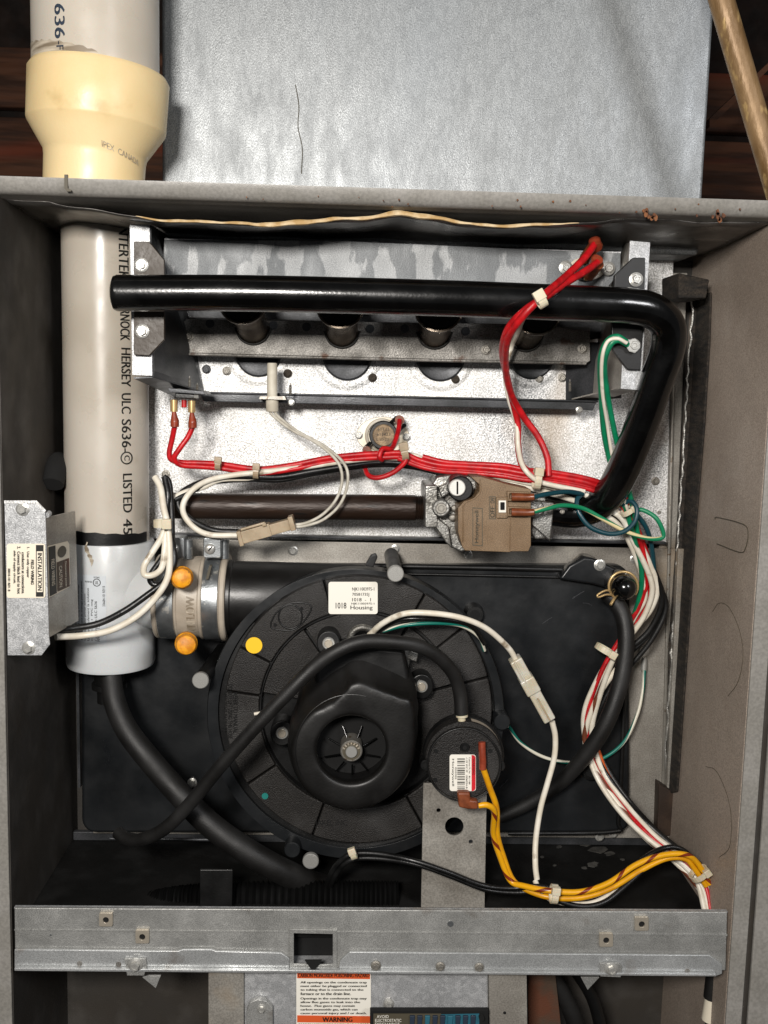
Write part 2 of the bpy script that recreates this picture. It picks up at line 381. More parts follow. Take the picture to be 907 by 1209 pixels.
# side panels
z_lo = -.55
box('side_panel', (XL-.0015, .001, z_lo), (XL, YB+.05, zt1-.0012), m['paint_shaded'], cab)
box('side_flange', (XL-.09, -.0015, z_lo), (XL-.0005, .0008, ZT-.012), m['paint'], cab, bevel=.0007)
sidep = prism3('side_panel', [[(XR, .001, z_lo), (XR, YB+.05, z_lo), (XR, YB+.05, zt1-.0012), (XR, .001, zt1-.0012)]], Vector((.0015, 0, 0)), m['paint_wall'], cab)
fx = XR+.0115
box('side_flange', (XR+.0002, -.0015, z_lo), (fx, .0008, zt1-.004), m['paint'], cab, bevel=.0007)
box('side_flange', (fx+.0035, -.003, z_lo), (XR+.12, .0005, zt1-.006), m['paint'], cab, bevel=.001)
box('flange_groove', (fx-.0005, .0012, z_lo), (fx+.004, .002, zt1-.006), m['paint_shaded'], cab)
# knockouts on the lit side wall (raised scored outlines)
def on_wall(pts): return [Vector((XR-.0004, PX(a, b, XR).y, PX(a, b, XR).z)) for a, b in pts]
tube3('knockout', on_wall([(845, 613), (848, 611), (878, 619), (884, 630), (881, 647), (874, 652), (847, 642)]), .00035, m['ink_grey'], sidep, seg=6)
tube3('knockout', on_wall([(842, 722), (850, 712), (862, 718), (874, 745), (878, 775), (872, 805), (860, 822)]), .0002, m['ink_grey'], sidep, seg=6)
tube3('knockout', on_wall([(834, 905), (846, 910), (858, 935), (864, 965), (862, 1000), (850, 1012)]), .0002, m['ink_grey'], sidep, seg=6)
# dark insulation strip on the side wall, with crinkled foil edge
a = [PX(*q, XR) for q in ((842, 345), (840, 405), (834, 502), (824, 619), (811, 807), (802, 935), (787, 935), (790, 757), (799, 620), (806, 553), (813, 448), (820, 350))]
ins = prism3('insulation_strip', [[Vector((XR-.0003, min(p.y, .1465), p.z)) for p in a]], Vector((-.002, 0, 0)), m['insulation'], cab, bevel=.001)
prism('insulation_strip', [(819, 350), (813, 448), (800, 620), (790, 757), (786, 930), (800, 930), (812, 757), (822, 620), (834, 448), (838, 350)], .1445, .1475, m['insulation'], cab, bevel=.001)
pts = []
for i in range(70):
    f = i/69; py = 350+(908-350)*f; px = 818-33*f+random.uniform(-1.5, 1.5)
    p = P(px, py, .1435+random.uniform(-.001, .001)); pts.append(p)
tube3('foil_edge', pts, .0009, m['foil'], ins, n=2, seg=6, radii=lambda f: .0005+.0006*abs(math.sin(f*173)))
prism('foam_block', [(801, 322), (838, 330), (834, 352), (801, 352)], .10, .14, m['insulation'], cab, bevel=.001)
prism('bracket', [(778, 925), (797, 936), (800, 985), (776, 990)], .135, .15, m['brown_tape'], cab, bevel=.001)
# back and return strips
box('back_panel', (XL, YB+.012, ZF-.05), (XR, YB+.016, zt1-.007), m['paint_shaded'], cab)
prism('back_flange', [(786, 322), (812, 322), (800, 620), (786, 935), (788, 990), (770, 990)], .149, .160, m['tin'], cab, bevel=.0008)
prism('back_flange', [(797, 330), (801, 330), (784, 985), (780, 985)], .144, .1488, m['steel_dull'], cab, bevel=.0008)
prism('corner_seam', [(90, 790), (93, 790), (95, 930), (92, 930)], .15, .16, m['tin_dark'], cab)
# floor of the vestibule
fl = structure(box('floor', (XL+.0003, .012, ZF-.004), (XR-.0003, YB+.011, ZF), m['floor_black']))
for fx_, fy_, fr_ in ((676, 988, 7), (690, 996, 9), (706, 1003, 11), (720, 1008, 7), (660, 1000, 4), (700, 1021, 8), (690, 1025, 4), (745, 994, 4), (640, 1012, 3), (735, 1015, 3), (655, 1022, 2.5)):
    vv = [PZ(fx_+fr_*random.uniform(.6, 1.15)*math.cos(t*.57), fy_+fr_*.42*random.uniform(.6, 1.15)*math.sin(t*.57), ZF) for t in range(11)]
    prism3('paint_flake', [vv], Vector((0, 0, .0004)), m['flake'], fl)
box('deck_edge', (XL+.001, YB-.006, ZF+.0002), (XR-.001, YB-.001, ZF+.0075), m['tin_dark'], fl, bevel=.0006)

# sagging insulation liner under the top
vs = []; fs = []; nx = 90; ny = 8
def sag(f): return 0 if f < 0 or f > 1 else (.0105*math.sin(math.pi*f/.62)**.8 if f < .62 else .0065*math.sin(math.pi*(f-.62)/.38)**.8)
xa_, xb_ = P(60, 250, .015).x, P(720, 250, .015).x
for j in range(ny+1):
    for i in range(nx+1):
        x = XL+.0015+(XR-XL-.003)*i/nx; f = (x-xa_)/(xb_-xa_); g = j/ny
        z = zt1-.0014-(sag(f)+.0003*math.sin(i*1.1))*(1-g)**1.5-.004*g-.0006*math.sin(x*90+g*5)
        vs.append((x, .0135+.135*g, z))
for j in range(ny):
    for i in range(nx): a = j*(nx+1)+i; fs.append((a, a+1, a+nx+2, a+nx+1))
lin = mk('insulation_liner', vs, fs, m['foil_dull'], None, True)
sm = lin.modifiers.new('s', 'SOLIDIFY'); sm.thickness = .0007; sm.offset = -1
tag(lin, 'sagging grey foil liner hanging under the furnace top with a torn tan paper edge', 'insulation')
pts = [Vector(vs[i])+Vector((0, -.0006, -.0002+random.uniform(-.0002, .0002))) for i in range(15, 68)]
tube3('torn_edge', pts, .0006, m['paper_edge'], lin, n=2, seg=6, radii=lambda f: .0002+.0016*math.sin(math.pi*f)**.6*(.75+.25*math.sin(f*23)+.12*math.sin(f*90)))

# front rail
rl = thing('front_rail', 'galvanized cross rail with square hole and clip nuts along the furnace front', 'rail', P(437, 1150, 0))
prism('rail_face', [(17, 1072), (859, 1077), (857, 1146), (18, 1140)], -.002, .0, m['galv_rail'], rl, holes=[[(346, 1101), (394, 1102), (394, 1140), (346, 1140)]], bevel=.0006)
prism('rail_top', [(17, 1071), (859, 1076), (859, 1078), (17, 1073)], .0003, .003, m['galv'], rl)
prism('rail_crease', [(17, 1097), (859, 1103), (859, 1105.5), (17, 1099)], -.0026, -.0022, m['galv_rail'], rl, bevel=.0001)
lf = [(17, 1121), (210, 1123), (216, 1121), (250, 1121), (255, 1123), (332, 1125), (342, 1132), (342, 1143), (400, 1144), (402, 1134), (413, 1124), (838, 1128), (853, 1139), (853, 1150), (845, 1153), (17, 1145)]
prism('lower_flange', lf, -.0045, -.0024, m['galv_low'], rl, bevel=.0006)
prism('lower_lip', [(17, 1143), (846, 1150), (846, 1153), (17, 1146.5)], -.0075, -.0047, m['galv_low'], rl, bevel=.0004)
o = prism('hole_frame', [(342, 1097), (398, 1098), (398, 1144), (342, 1143)], -.0034, -.0022, m['galv_rail'], rl, holes=[[(347, 1102), (393, 1103), (393, 1138), (378, 1139), (370, 1146), (362, 1138), (347, 1138)]], bevel=.0004)
prism('recess', [(330, 1090), (410, 1090), (410, 1150), (330, 1150)], .02, .021, m['void'], rl)
prism('latch_tongue', [(360, 1134), (380, 1134), (370, 1148)], -.0062, -.0048, m['void'], rl)
for x, y in ((125, 1086), (168, 1106), (758, 1091), (716, 1110)):
    c_ = prism('clip_nut', rrect(x-8, y-8, x+8, y+8, 1.5, 2), -.0042, -.0022, m['bronze_scr'], rl, holes=[circ(x, y+.5, 3.6, 12)], bevel=.0004)
    cyl('nut_hole', x, y+.5, -.003, -.0018, 4.2, m['void'], c_, seg=14)
for x, y, r in ((444, 1140, 6.5), (520, 1141, 6), (566, 1142, 6), (160, 1139, 9), (722, 1144, 8.5)):
    screw(x, y, -.0055 if r < 8 else -.0068, r, rl, m['steel_dull'] if r < 7 else m['steel'])
for x, y in ((94, 1138), (140, 1139), (424, 1147), (812, 1147)):
    cyl('dimple', x, y, -.0049, -.004, 3.2, m['tin_dusty'], rl, rp1=3.8, seg=14)
prism('tab', [(147, 1132), (172, 1132), (174, 1140), (170, 1152), (150, 1152)], -.0064, -.0048, m['galv_rail'], rl, bevel=.0003)
prism('tab', [(174, 1152), (190, 1152), (184, 1167), (168, 1154)], .004, .006, m['galv_rail'], rl, bevel=.0003)
prism('tab', [(709, 1138), (714, 1137), (730, 1137), (735, 1141), (733, 1154), (709, 1153)], -.0066, -.0048, m['galv_rail'], rl, bevel=.0003)
prism('tab', [(686, 1154), (708, 1154), (694, 1169)], .004, .006, m['galv_rail'], rl, bevel=.0003)
for x, y, r in ((532, 1091, 4), (60, 1104, 1.2), (190, 1130, 1)):
    cyl('paint_spot', x, y, -.00225, -.0019, r, m['clamp'], rl, seg=14)

# ------------------------------------------------------------------ lower compartment
lc = thing('blower_compartment', 'dark blower compartment below the rail with galvanized control panel', 'compartment', P(430, 1209, .06))
box('back_panel', (XL, .13, -.55), (XR, .134, ZF-.006), m['paint_shaded'], lc)
prism('side_trim', [(246, 1140), (288, 1140), (288, 1300), (246, 1300)], .003, .02, m['tin'], lc, bevel=.0006)
prism('control_panel', [(288, 1140), (576, 1140), (578, 1300), (288, 1300)], .007, .02, m['galv'], lc, bevel=.0006)
prism('side_trim', [(577, 1140), (622, 1140), (624, 1300), (579, 1300)], .0045, .02, m['tin'], lc, bevel=.0006)
prism('rusty_panel', [(623, 1140), (655, 1140), (672, 1300), (625, 1300)], .05, .055, m['rusty'], lc, bevel=.0006)
tube('drain_pipe', [(640, 1140, .06), (668, 1180, .06), (690, 1240, .06)], 11, m['rubber'], lc)
tube('drain_pipe', [(676, 1140, .07), (700, 1180, .07), (715, 1240, .07)], 8, m['plastic_black'], lc)
prism('latch', [(291, 1230), (291, 1195), (295, 1184), (304, 1180), (314, 1182), (322, 1190), (322, 1230)], .002, .0065, m['galv_rail'], lc, bevel=.0005)
screw(309, 1191, .002, 6, lc); screw(459, 1185, .0065, 7, lc)
cyl('screw_hole', 596, 1196, .0041, .0044, 2, m['void'], lc, seg=12)
tag_ = prism('warning_label', [(350, 1145), (438, 1146), (438, 1300), (350, 1300)], .0060, .0066, m['label_white'], lc)
prism('orange_band', [(351, 1145), (437, 1146), (437, 1156), (351, 1155)], .0056, .0059, m['label_orange'], tag_)
prism('orange_band', [(351, 1199), (437, 1200), (437, 1208), (351, 1207)], .0056, .0059, m['label_orange'], tag_)
fy = lambda y: (lambda a, b: P(a, b, y))
lines = ['All openings on the condensate trap', 'must either be plugged or connected', 'to tubing that is connected to the', 'furnace or to the drain line.', None, 'Openings in the condensate trap may', 'allow flue gases to leak into the', 'house.  Flue gases may contain', 'carbon monoxide gas, which can', 'cause personal injury and / or death.']
lens_ = [1, 1, .95, .76, 0, 1, .9, .82, .86, 1]
its = [boxtext('CARBON MONOXIDE POISONING HAZARD', 352, 1149.5, 436, 1154), boxtext('CARBON MONOXIDE POISONING HAZARD', 352, 1208.5, 436, 1212.5), boxtext('WARNING', 381, 1201, 416, 1206.5)]
yy = 1158.5
for s_, w_ in zip(lines, lens_):
    if s_ is None: yy += 1.6; continue
    its.append(boxtext(s_, 355, yy, 355+78*w_, yy+3.4)); yy += 4.35
lettering(its, fy(.0053), m['ink'], tag_, bold=.06)
cb = prism('circuit_board', [(437, 1193), (577, 1193), (577, 1300), (437, 1300)], -.003, .001, m['void'], lc, bevel=.0005)
prism('board_label', [(441, 1197), (521, 1197), (521, 1240), (441, 1240)], -.0037, -.0032, m['ink_grey'], cb)
prism('board_label', [(521, 1198), (566, 1197), (566, 1240), (521, 1240)], -.0037, -.0032, m['label_blue'], cb)
lettering([boxtext('AVOID', 445, 1198.5, 459, 1202), boxtext('ELECTROSTATIC', 443, 1203, 474, 1206.5), boxtext('DISCHARGE', 443, 1207.5, 472, 1211)], fy(-.0040), m['label_white'], cb)
for i in range(9):
    x = 484+i*9; prism('component', [(x, 1200), (x+6, 1200), (x+5, 1212), (x, 1212)], -.0055, -.0037, m['label_blue'] if i in (2, 5) else m['ink_blue'], cb, bevel=.0003)
cyl('board_post', 569, 1203, -.007, -.0032, 3.5, m['void'], cb, seg=12)
# harness going down past the rail
hs = thing('taped_harness', 'bundle of wires wrapped in cream tape below the right end of the rail', 'wire bundle', P(838, 1190, .03))
tube('sleeve', [(846, 1120, .03), (843, 1150, .03), (840, 1178, .03)], 10, m['rubber'], hs)
tube('tape_wrap', [(843, 1174, .03), (838, 1204, .03)], 10.5, m['label_cream'], hs)
for i, mm in enumerate(('black_wire', 'green_wire', 'red', 'black_wire', 'white_wire')):
    tube('wire', [(836+i*3.5, 1198, .03+.002*(i % 2)), (829+i*4, 1260, .03)], 2.6, m[mm], hs)

# ------------------------------------------------------------------ heat exchanger wall behind the wires
vp = thing('vestibule_panel', 'bright galvanized vestibule panel behind the thermostat and red wires', 'metal panel', P(480, 640, .15))
prism('sheet', [(176, 285), (796, 285), (787, 641), (170, 636)], .148, .151, m['galv_bright'], vp, bevel=.0005)
prism('lower_fold', [(196, 630), (787, 640), (787, 643), (196, 633)], .139, .1478, m['tin_dark'], vp, bevel=.0004)
for x, y in ((774, 568), (346, 642+6), (500, 430), (196, 560)):
    if y < 600: screw(x, y, .1478, 5, vp, m['steel_dull'])
for x, y in ((778, 640), (778, 605)):
    screw(x, y, .1478, 2.5, vp, m['steel_dull'])

# ------------------------------------------------------------------ collector box cover
cv = thing('collector_cover', 'large glossy black plastic collector box cover behind the blower', 'plastic cover', P(440, 985, .14))
prism('metal_frame', [(205, 636), (806, 648), (790, 990), (110, 984), (110, 700), (205, 700)], .1455, .1475, m['tin'], cv, bevel=.0005)
prism('frame_edge', [(801, 648), (808, 648), (792, 990), (785, 990)], .139, .1452, m['tin'], cv, bevel=.0006)
cov = prism('cover', rrect(96, 668, 744, 984, 16), .130, .145, m['plastic_cover'], cv, bevel=.003)
pts = [(250, 668, .128), (430, 668, .128), (640, 672, .128), (700, 675, .128), (734, 690, .128)]
tube('rim', pts, 3.2, m['plastic_black'], cv)
tube('rim', [(260, 677, .1275), (430, 677, .1275), (640, 681, .1275), (700, 683, .1275)], 1.6, m['plastic_black'], cv)
tube('rim', [(741, 700, .128), (738, 800, .128), (734, 900, .128), (730, 968, .128), (722, 982, .128), (600, 984, .128)], 2.6, m['plastic_black'], cv)
for x, y in ((561, 726), (698, 912)):
    cyl('boss', x, y, .119, .130, 10, m['plastic_black'], cv, rp1=12)
    cyl('boss_hole', x, y, .1186, .1195, 6, m['void'], cv)
for x, y, r in ((688, 668, 0), (0, 0, 0)):
    pass
e = prism('ear', [(660, 684), (672, 668), (690, 658), (700, 659), (735, 675), (745, 690), (735, 700), (700, 690)], .118, .130, m['plastic_cover'], cv, bevel=.002)
screw(708, 667, .118, 7, cv)
for x, y in ((749, 660), (708, 988), (724, 984), (346, 650), (467, 648), (553, 655), (761, 768)):
    screw(x, y, .1453 if x not in (708, 724) else .14, 5.5 if x != 346 else 6, cv)
screw(227, 924, .129, 6, cv)
tube('casting_tab', [(680, 662, .14), (689, 658, .13), (700, 662, .122)], 5, m['steel_dull'], cv)
for a_, b_ in (((510, 745), (512, 738)), ((640, 735), (652, 729)), ((678, 705), (690, 697)), ((500, 790), (515, 778))):
    pass
for (a0, b0), (a1, b1) in (((508, 747), (513, 737)), ((515, 742), (519, 734)), ((640, 737), (652, 729)), ((676, 707), (690, 698)), ((688, 712), (699, 715)), ((500, 790), (512, 780)), ((560, 830), (566, 822)), ((600, 920), (590, 930))):
    tube('scuff', [(a0, b0, .1299), ((a0+a1)/2+1, (b0+b1)/2-1, .1299), (a1, b1, .1299)], .6, m['tin_dark'], cv, n=4, seg=6)
# dark lower details
tag(tube('lower_edge_bar', [(130, 990, .10), (300, 992, .10)], 2, m['tin_dark'], None), 'dull metal strip low behind the large black drain hose', 'strip')
tag(tube('corrugated_hose', [(150, 1085, .07), (190, 1070, .062), (260, 1062, .06), (380, 1060, .06), (470, 1060, .06)], 22, m['hose_black'], None, n=60, seg=20, radii=lambda f: .0115+.0012*math.sin(f*560)),
    'black corrugated hose lying in shadow on the furnace floor', 'hose')
o = prism('hose_strap', [(236, 1027), (275, 1027), (274, 1080), (236, 1080)], .035, .037, m['plastic_black'], None, bevel=.0006)
tag(o, 'short dark metal strap standing before the corrugated hose at the rail', 'strap')

# ------------------------------------------------------------------ PVC vent pipe
def vlathe(name, cx, prof, y, mat, parent, seg=64):
    """vertical lathe: prof (photo y, radius px), axis x at photo cx at first row"""
    X = P(cx, prof[0][0], y).x
    pr = [(r*sc(y-.02), P(cx, py, y).z) for py, r in prof]
    return lathe(name, (X, y, 0), (0, 0, 1), [(r, z) for r, z in pr], mat, parent, seg)
YP = .052
up_ = thing('vent_pipe', 'white upper vent pipe marked 636 held in a cream reducing coupling', 'vent pipe', P(118, 205, YP))
ux = P(114, 100, YP).x
def z_at(px, py, y): return P(px, py, y).z
R3 = 70*sc(YP-.01)
pip = lathe('pipe', (ux, YP, 0), (0, 0, 1), [(R3, z_at(114, 150, YP)), (R3, z_at(114, -120, YP))], m['pvc'], up_, 96)
Rc = 77.5*sc(YP-.01)
cpl = lathe('coupling', (ux+.001, YP, 0), (0, 0, 1), [(55*sc(YP), z_at(116, 240, YP)), (56*sc(YP), z_at(116, 190, YP)), (57*sc(YP), z_at(116, 183, YP)), (Rc-.0005, z_at(114, 152, YP)), (Rc, z_at(114, 149, YP)), (Rc+.0005, z_at(114, 92, YP)), (Rc-.0015, z_at(114, 86, YP)), (R3+.0004, z_at(114, 85, YP))], m['pvc_cream'], up_, 96)
def wrap(cx_, y_, R_):   # (px offset along circumference, photo y) -> point on a vertical pipe, 0.25 mm proud
    k = sc(y_-R_)
    def f(a, b):
        ph = (a*k)/R_; return Vector((cx_+(R_+.00025)*math.sin(ph), y_-(R_+.00025)*math.cos(ph), z_at(cx_*0+114, b, y_-R_)))
    return f
TILT = Matrix.Translation((ux, YP, z_at(114, 120, YP))) @ Matrix.Rotation(math.radians(3.5), 4, 'Y') @ Matrix.Translation((-ux, -YP, -z_at(114, 120, YP)))
cpl.data.transform(TILT)
# primer band just above the coupling
vs = []; fs = []; nn = 28
for i in range(nn+1):
    f = i/nn; ph = -1.45+1.75*f; h0 = z_at(114, 62, YP-R3); h1 = h0+(.0135*(1-f)**.7+.0006*math.sin(i*2.2))
    for h in (h0-.008, h1): vs.append((ux+(R3+.00015)*math.sin(ph), YP-(R3+.00015)*math.cos(ph), h))
for i in range(nn): fs.append((2*i, 2*i+2, 2*i+3, 2*i+1))
mk('primer_band', vs, fs, m['primer'], up_, True)
its = [('636', lambda a, b: (-30+13*b, 5+40*a)), ('-F', lambda a, b: (-28+9*b, 49+10*a))]
lettering(its, wrap(ux, YP, R3), m['ink_blue'], pip, bold=.05)
f_c = wrap(ux+.001, YP, Rc)
its = [('IPEX  CANADA', lambda a, b: (22+50*a, 170-7*b+12*a))]
def cone(a, b):
    k = sc(YP-.04); z = z_at(114, b, YP-.035); z1 = z_at(114, 183, YP); z2 = z_at(114, 152, YP)
    R_ = 57*sc(YP)+(Rc-57*sc(YP))*max(0, min(1, (z-z1)/(z2-z1)))+.0002; ph = a*k/R_
    return TILT @ Vector((ux+.001+R_*math.sin(ph), YP-R_*math.cos(ph), z))
lettering(its, cone, MATS['primer'], cpl)

YV = .115
lp = thing('lower_vent_pipe', 'grey lower vent pipe printed with black lettering beside the burner box', 'vent pipe', P(128, 640, YV))
lx = P(125.5, 450, YV).x; R2 = 49*sc(YV-.012)
pip2 = lathe('pipe', (lx, YV, 0), (0, 0, 1), [(R2, z_at(127, 660, YV)), (R2, z_at(124, 225, YV))], m['pvc'], lp, 96)
def wrapv(a, b):
    ph = (a*sc(YV-R2))/R2; q = z_at(124, b, YV-R2)
    return Vector((lx+(R2+.00025)*math.sin(ph), YV-(R2+.00025)*math.cos(ph), q))
def vt(s, a0, y0, y1, h=12): return (s, lambda a, b: (a0+9+h*b, y0+(y1-y0)*a))
lettering([vt('INTERTEK', 18, 262, 328), vt('WARNOCK', 19, 345, 401), vt('HERSEY', 20, 410, 456), vt('ULC', 20, 464, 488), vt('S636-', 20, 495, 534), vt('C', 23, 538, 544, 7),
           vt('LISTED', 21, 560, 606), vt('45', 21, 614, 632)], wrapv, m['ink'], pip2, bold=.05)
ring = [(29+6+7*math.cos(t*math.pi/10), 541+7*math.sin(t*math.pi/10)) for t in range(21)]
tube3('printed_ring', [wrapv(a, b) for a, b in ring], .0005, m['ink'], pip2, n=2, seg=5)
prim = []
for i in range(25): prim.append(i)
vs = []; fs = []
for i in range(25):
    f = i/24; ph = -1.5+2.9*f; h0 = z_at(127, 640, YV-R2); h1 = h0+.0045+.004*math.sin(f*3.1)*(1-f)+.0004*math.sin(i*1.7)
    for h in (h0-.006, h1): vs.append((lx+(R2+.00015)*math.sin(ph), YV-(R2+.00015)*math.cos(ph), h))
for i in range(24): fs.append((2*i, 2*i+2, 2*i+3, 2*i+1))
mk('cement_band', vs, fs, m['plastic_black'], lp, True)

te = thing('vent_tee', 'white plastic drain tee with printed label below the grey vent pipe', 'pipe tee', P(130, 790, YV))
tx = P(130.5, 715, YV).x; RT = 53*sc(YV-.015)
body = lathe('tee_body', (tx, YV, 0), (0, 0, 1), [(RT-.004, z_at(130, 778, YV)), (RT-.001, z_at(130, 783, YV)), (RT, z_at(130, 779, YV)), (RT, z_at(130, 640, YV)), (RT-.0008, z_at(130, 637, YV)), (R2+.0006, z_at(130, 637, YV))], m['pvc_white'], te, 96)
YC = .105
ca = P(140, 706, YC); cb_ = P(192, 704, YC)
ax = Vector((1, 0, 0))
zc = P(220, 704, YC).z
Rb = 50*sc(YC)
def hl(name, px0, px1, rr, mat, parent, e=1.0):
    x0 = P(px0, 704, YC-Rb*.6).x; x1 = P(px1, 704, YC-Rb*.6).x; r = rr*sc(YC)*.95; e = e*sc(YC)
    return lathe(name, (x0, YC, zc), (1, 0, 0), [(r-e, 0), (r, e), (r, x1-x0-e), (r-e, x1-x0)], mat, parent, 72)
# branch with a fillet into the body
x0 = tx; xa = P(150, 704, YC-.02).x; xb = P(190, 704, YC-.02).x
lathe('branch', (x0, YC+.003, zc), (1, 0, 0), [(.012, 0), (.018, xa-x0-.01), (.0235, xa-x0+.004), (.0262, xb-x0-.006), (.0268, xb-x0+.004)], m['pvc_white'], te, 72)
# label wrapped on the tee
def wrapt(a, b):
    ph = ((a-130.5)*sc(YV-RT))/RT; ph = max(-1.4, min(1.4, ph)); q = z_at(130, b, YV-RT)
    return Vector((tx+(RT+.0003)*math.sin(ph), YV-(RT+.0003)*math.cos(ph), q))
def wrapt2(a, b): p = wrapt(a, b); c_ = Vector((tx, YV, p.z)); return c_+(p-c_)*1.006
vs = []; fs = []
for i in range(17):
    for j in (0, 1): vs.append(wrapt(100+38*i/16, 680+80*j))
for i in range(16): fs.append((2*i, 2*i+2, 2*i+3, 2*i+1))
lb = mk('label', vs, fs, m['label_clear'], te, True)
tl = [('WARNING: Only use this fitting vertically', 97, 685, 755), ('Insert the drain fitting to prevent damage', 102, 692, 756), ('Fixer le raccord de drainage pour prevenir', 106.5, 687, 757), ('Use only water primer solution', 111, 702, 757), ('Utiliser seulement la solution', 115, 695, 757), ('Cat. Class 1  PVC mtg', 120, 708, 757), ('Conforms to ULC S636', 124.5, 710, 757), ('NVULC 1738', 127.5, 735, 757), ('336684-101 REV B', 134, 692, 716)]
lettering([(s_, (lambda a, b, x=x, y0=y0, y1=y1: (x+3.0-3.0*b, y1-(y1-y0)*a))) for s_, x, y0, y1 in tl]+[('UL', lambda a, b: (125.5+4*a, 690-4*b)), ('INTERTEK', lambda a, b: (113+9*a, 688.5-2*b)), ('FITTING', lambda a, b: (124+7*a, 683-2*b))], wrapt2, m['ink'], lb, bold=.03)
tube3('printed_ring', [wrapt2(127.5+4.2*math.cos(t*math.pi/8), 688+4.2*math.sin(t*math.pi/8)) for t in range(17)], .0003, m['ink'], lb, n=2, seg=5)
for k_ in range(5):
    a0, b0 = 114+k_*1.6, 645+k_*5; vv = [wrapt2(a0+random.uniform(-1, 3)+2.2*math.cos(t), b0+5*math.sin(t)) for t in (0, .9, 1.8, 2.7, 3.6, 4.5, 5.4)]
    mk('glue_smudge', vv, [tuple(range(7))], m['primer'], te)
lathe('drain_spigot', (tx+.001, YV-.01, z_at(130, 794, YV)), (0, 0, -1), [(.011, -.012), (.011, .004), (.013, .005), (.013, .009), (.009, .010), (.009, .02)], m['plastic_black'], te)
sm_ = [wrapt(116+3*math.cos(i*.7)+i*.8, 652+i*1.6) for i in range(12)]

# exhaust collar with clamps
ec = thing('exhaust_coupling', 'tan rubber coupling embossed AIRFLOW with two steel band clamps and yellow caps', 'coupling', P(222, 755, YC))
slv = hl('sleeve', 184, 266, 51, m['collar'], ec, 1.5)
hl('sleeve_rim', 181, 187, 52.5, m['collar'], slv, 1.5); hl('sleeve_rim', 207, 211, 52.5, m['collar'], slv, 1.2); hl('sleeve_rim', 235, 240, 53, m['collar'], slv, 1.2); hl('sleeve_rim', 260, 267, 55, m['collar'], slv, 1.5)
for a0, a1, sx in ((187.5, 207, 224), (240, 259, 249)):
    band = hl('band_clamp', a0, a1, 53.6, m['clamp'], ec, .5)
for sx, sy in ((206, 647), (249, 647)):
    bb = prism('clamp_screw_housing', rrect(sx-9, sy-12, sx+12, sy+12, 2, 2), .084, .10, m['clamp'], ec, bevel=.0008)
    screw(sx-1, sy+1, .084, 6.5, ec, m['steel'], 'pan', 'clamp_screw', slot=True)
    lathe('worm', P(sx+16, sy-10, .095), (0, 0, -1), [(.0035, 0), (.0035, .014)], m['clamp'], ec, 16)
# barred tab on the second clamp
prism('clamp_slot', [(247, 668), (250, 668), (246, 684), (243, 684)], YC-.0302, YC-.025, m['ink_grey'], ec)
f_cyl = lambda a, b: (lambda R_: Vector((P(a, 704, YC-R_).x, YC-R_*math.cos((b-706)*sc(YC)/R_), zc-R_*math.sin((b-706)*sc(YC)/R_))))(51*sc(YC)*.95+.0004)
lettering([('AIRFLOW', lambda a, b: (229.5-10*b, 746-50*a))], f_cyl, m['primer'], slv, bold=.08)
for x, y in ((215, 683), (220, 762)):
    bdir = (P(x, y, .045)-P(x, y-(4 if y < 700 else 8), .085)).normalized()
    cp = lathe('yellow_cap', P(x, y, .050), -bdir, [(.0012, -.0004), (.0044, 0), (.0064, .0009), (.0072, .0026), (.0074, .009), (.0080, .0096), (.0080, .018)], m['yellow_cap'], ec, 28)
    lathe('port_stub', P(x, y, .050)-bdir*.012, -bdir, [(.006, 0), (.006, .022)], m['collar'], ec, 20)

# ------------------------------------------------------------------ wiring junction box on the left wall
jb = thing('junction_box', 'small galvanized wiring box with installation label fixed at the left wall', 'junction box', P(50, 775, .03))
Yj = .0015
plate = prism('face_plate', [(5, 592), (43, 592), (53, 603), (54, 614), (58, 752), (59, 761), (49, 774), (9, 774)], Yj, Yj+.0012, m['galv'], jb, bevel=.0004)
q = [P(54, 611, Yj+.0004), P(58, 753, Yj+.0004), P(93, 733, Yj+.06), P(89, 603, Yj+.06)]
nrm = (q[1]-q[0]).cross(q[3]-q[0]).normalized()*-.001
side = prism3('box_side', [q], nrm if nrm.x < 0 else -nrm, m['tin'], jb, bevel=.0003)
prism('edge_fold', [(5, 591), (43, 591), (54, 602.5), (53, 605), (42, 594.5), (5, 594.5)], Yj-.0012, Yj-.0002, m['galv_bright'], jb)
tube3('rear_tab', [P(55, 608, Yj+.002), P(58, 606, Yj+.006)], .002, m['galv'], jb)
screw(27, 601, Yj-.0002, 8, jb); screw(34, 765, Yj-.0002, 8, jb)
lab = prism('label', rrect(8, 642, 53.5, 706, 3), Yj-.0008, Yj-.0002, m['label_cream'], jb)
prism('black_band', [(42.5, 643.5), (51.5, 643.5), (51.5, 704.5), (42.5, 704.5)], Yj-.0011, Yj-.0009, m['ink'], lab)
prism('white_band', [(43.5, 651), (50.5, 651), (50.5, 699), (43.5, 699)], Yj-.0014, Yj-.0012, m['label_cream'], lab)
lettering([boxtext('INSTALLATION', 44.6, 653, 49.6, 697, 90), boxtext('FIELD WIRING', 36.5, 661, 40, 690, 90), boxtext('1.  Use only copper', 31, 646, 34.6, 682, 90), boxtext('conductors at connections.', 25.6, 652, 29, 701, 90),
           boxtext('2.  Connect black lead to hot', 20.4, 645, 24, 701, 90), boxtext('side of supply circuit.', 15.2, 650, 18.8, 689, 90), boxtext('30010-101 REV. B', 9.4, 671, 12, 698, 90)], fy(Yj-.0016), m['ink'], lab, bold=.08)
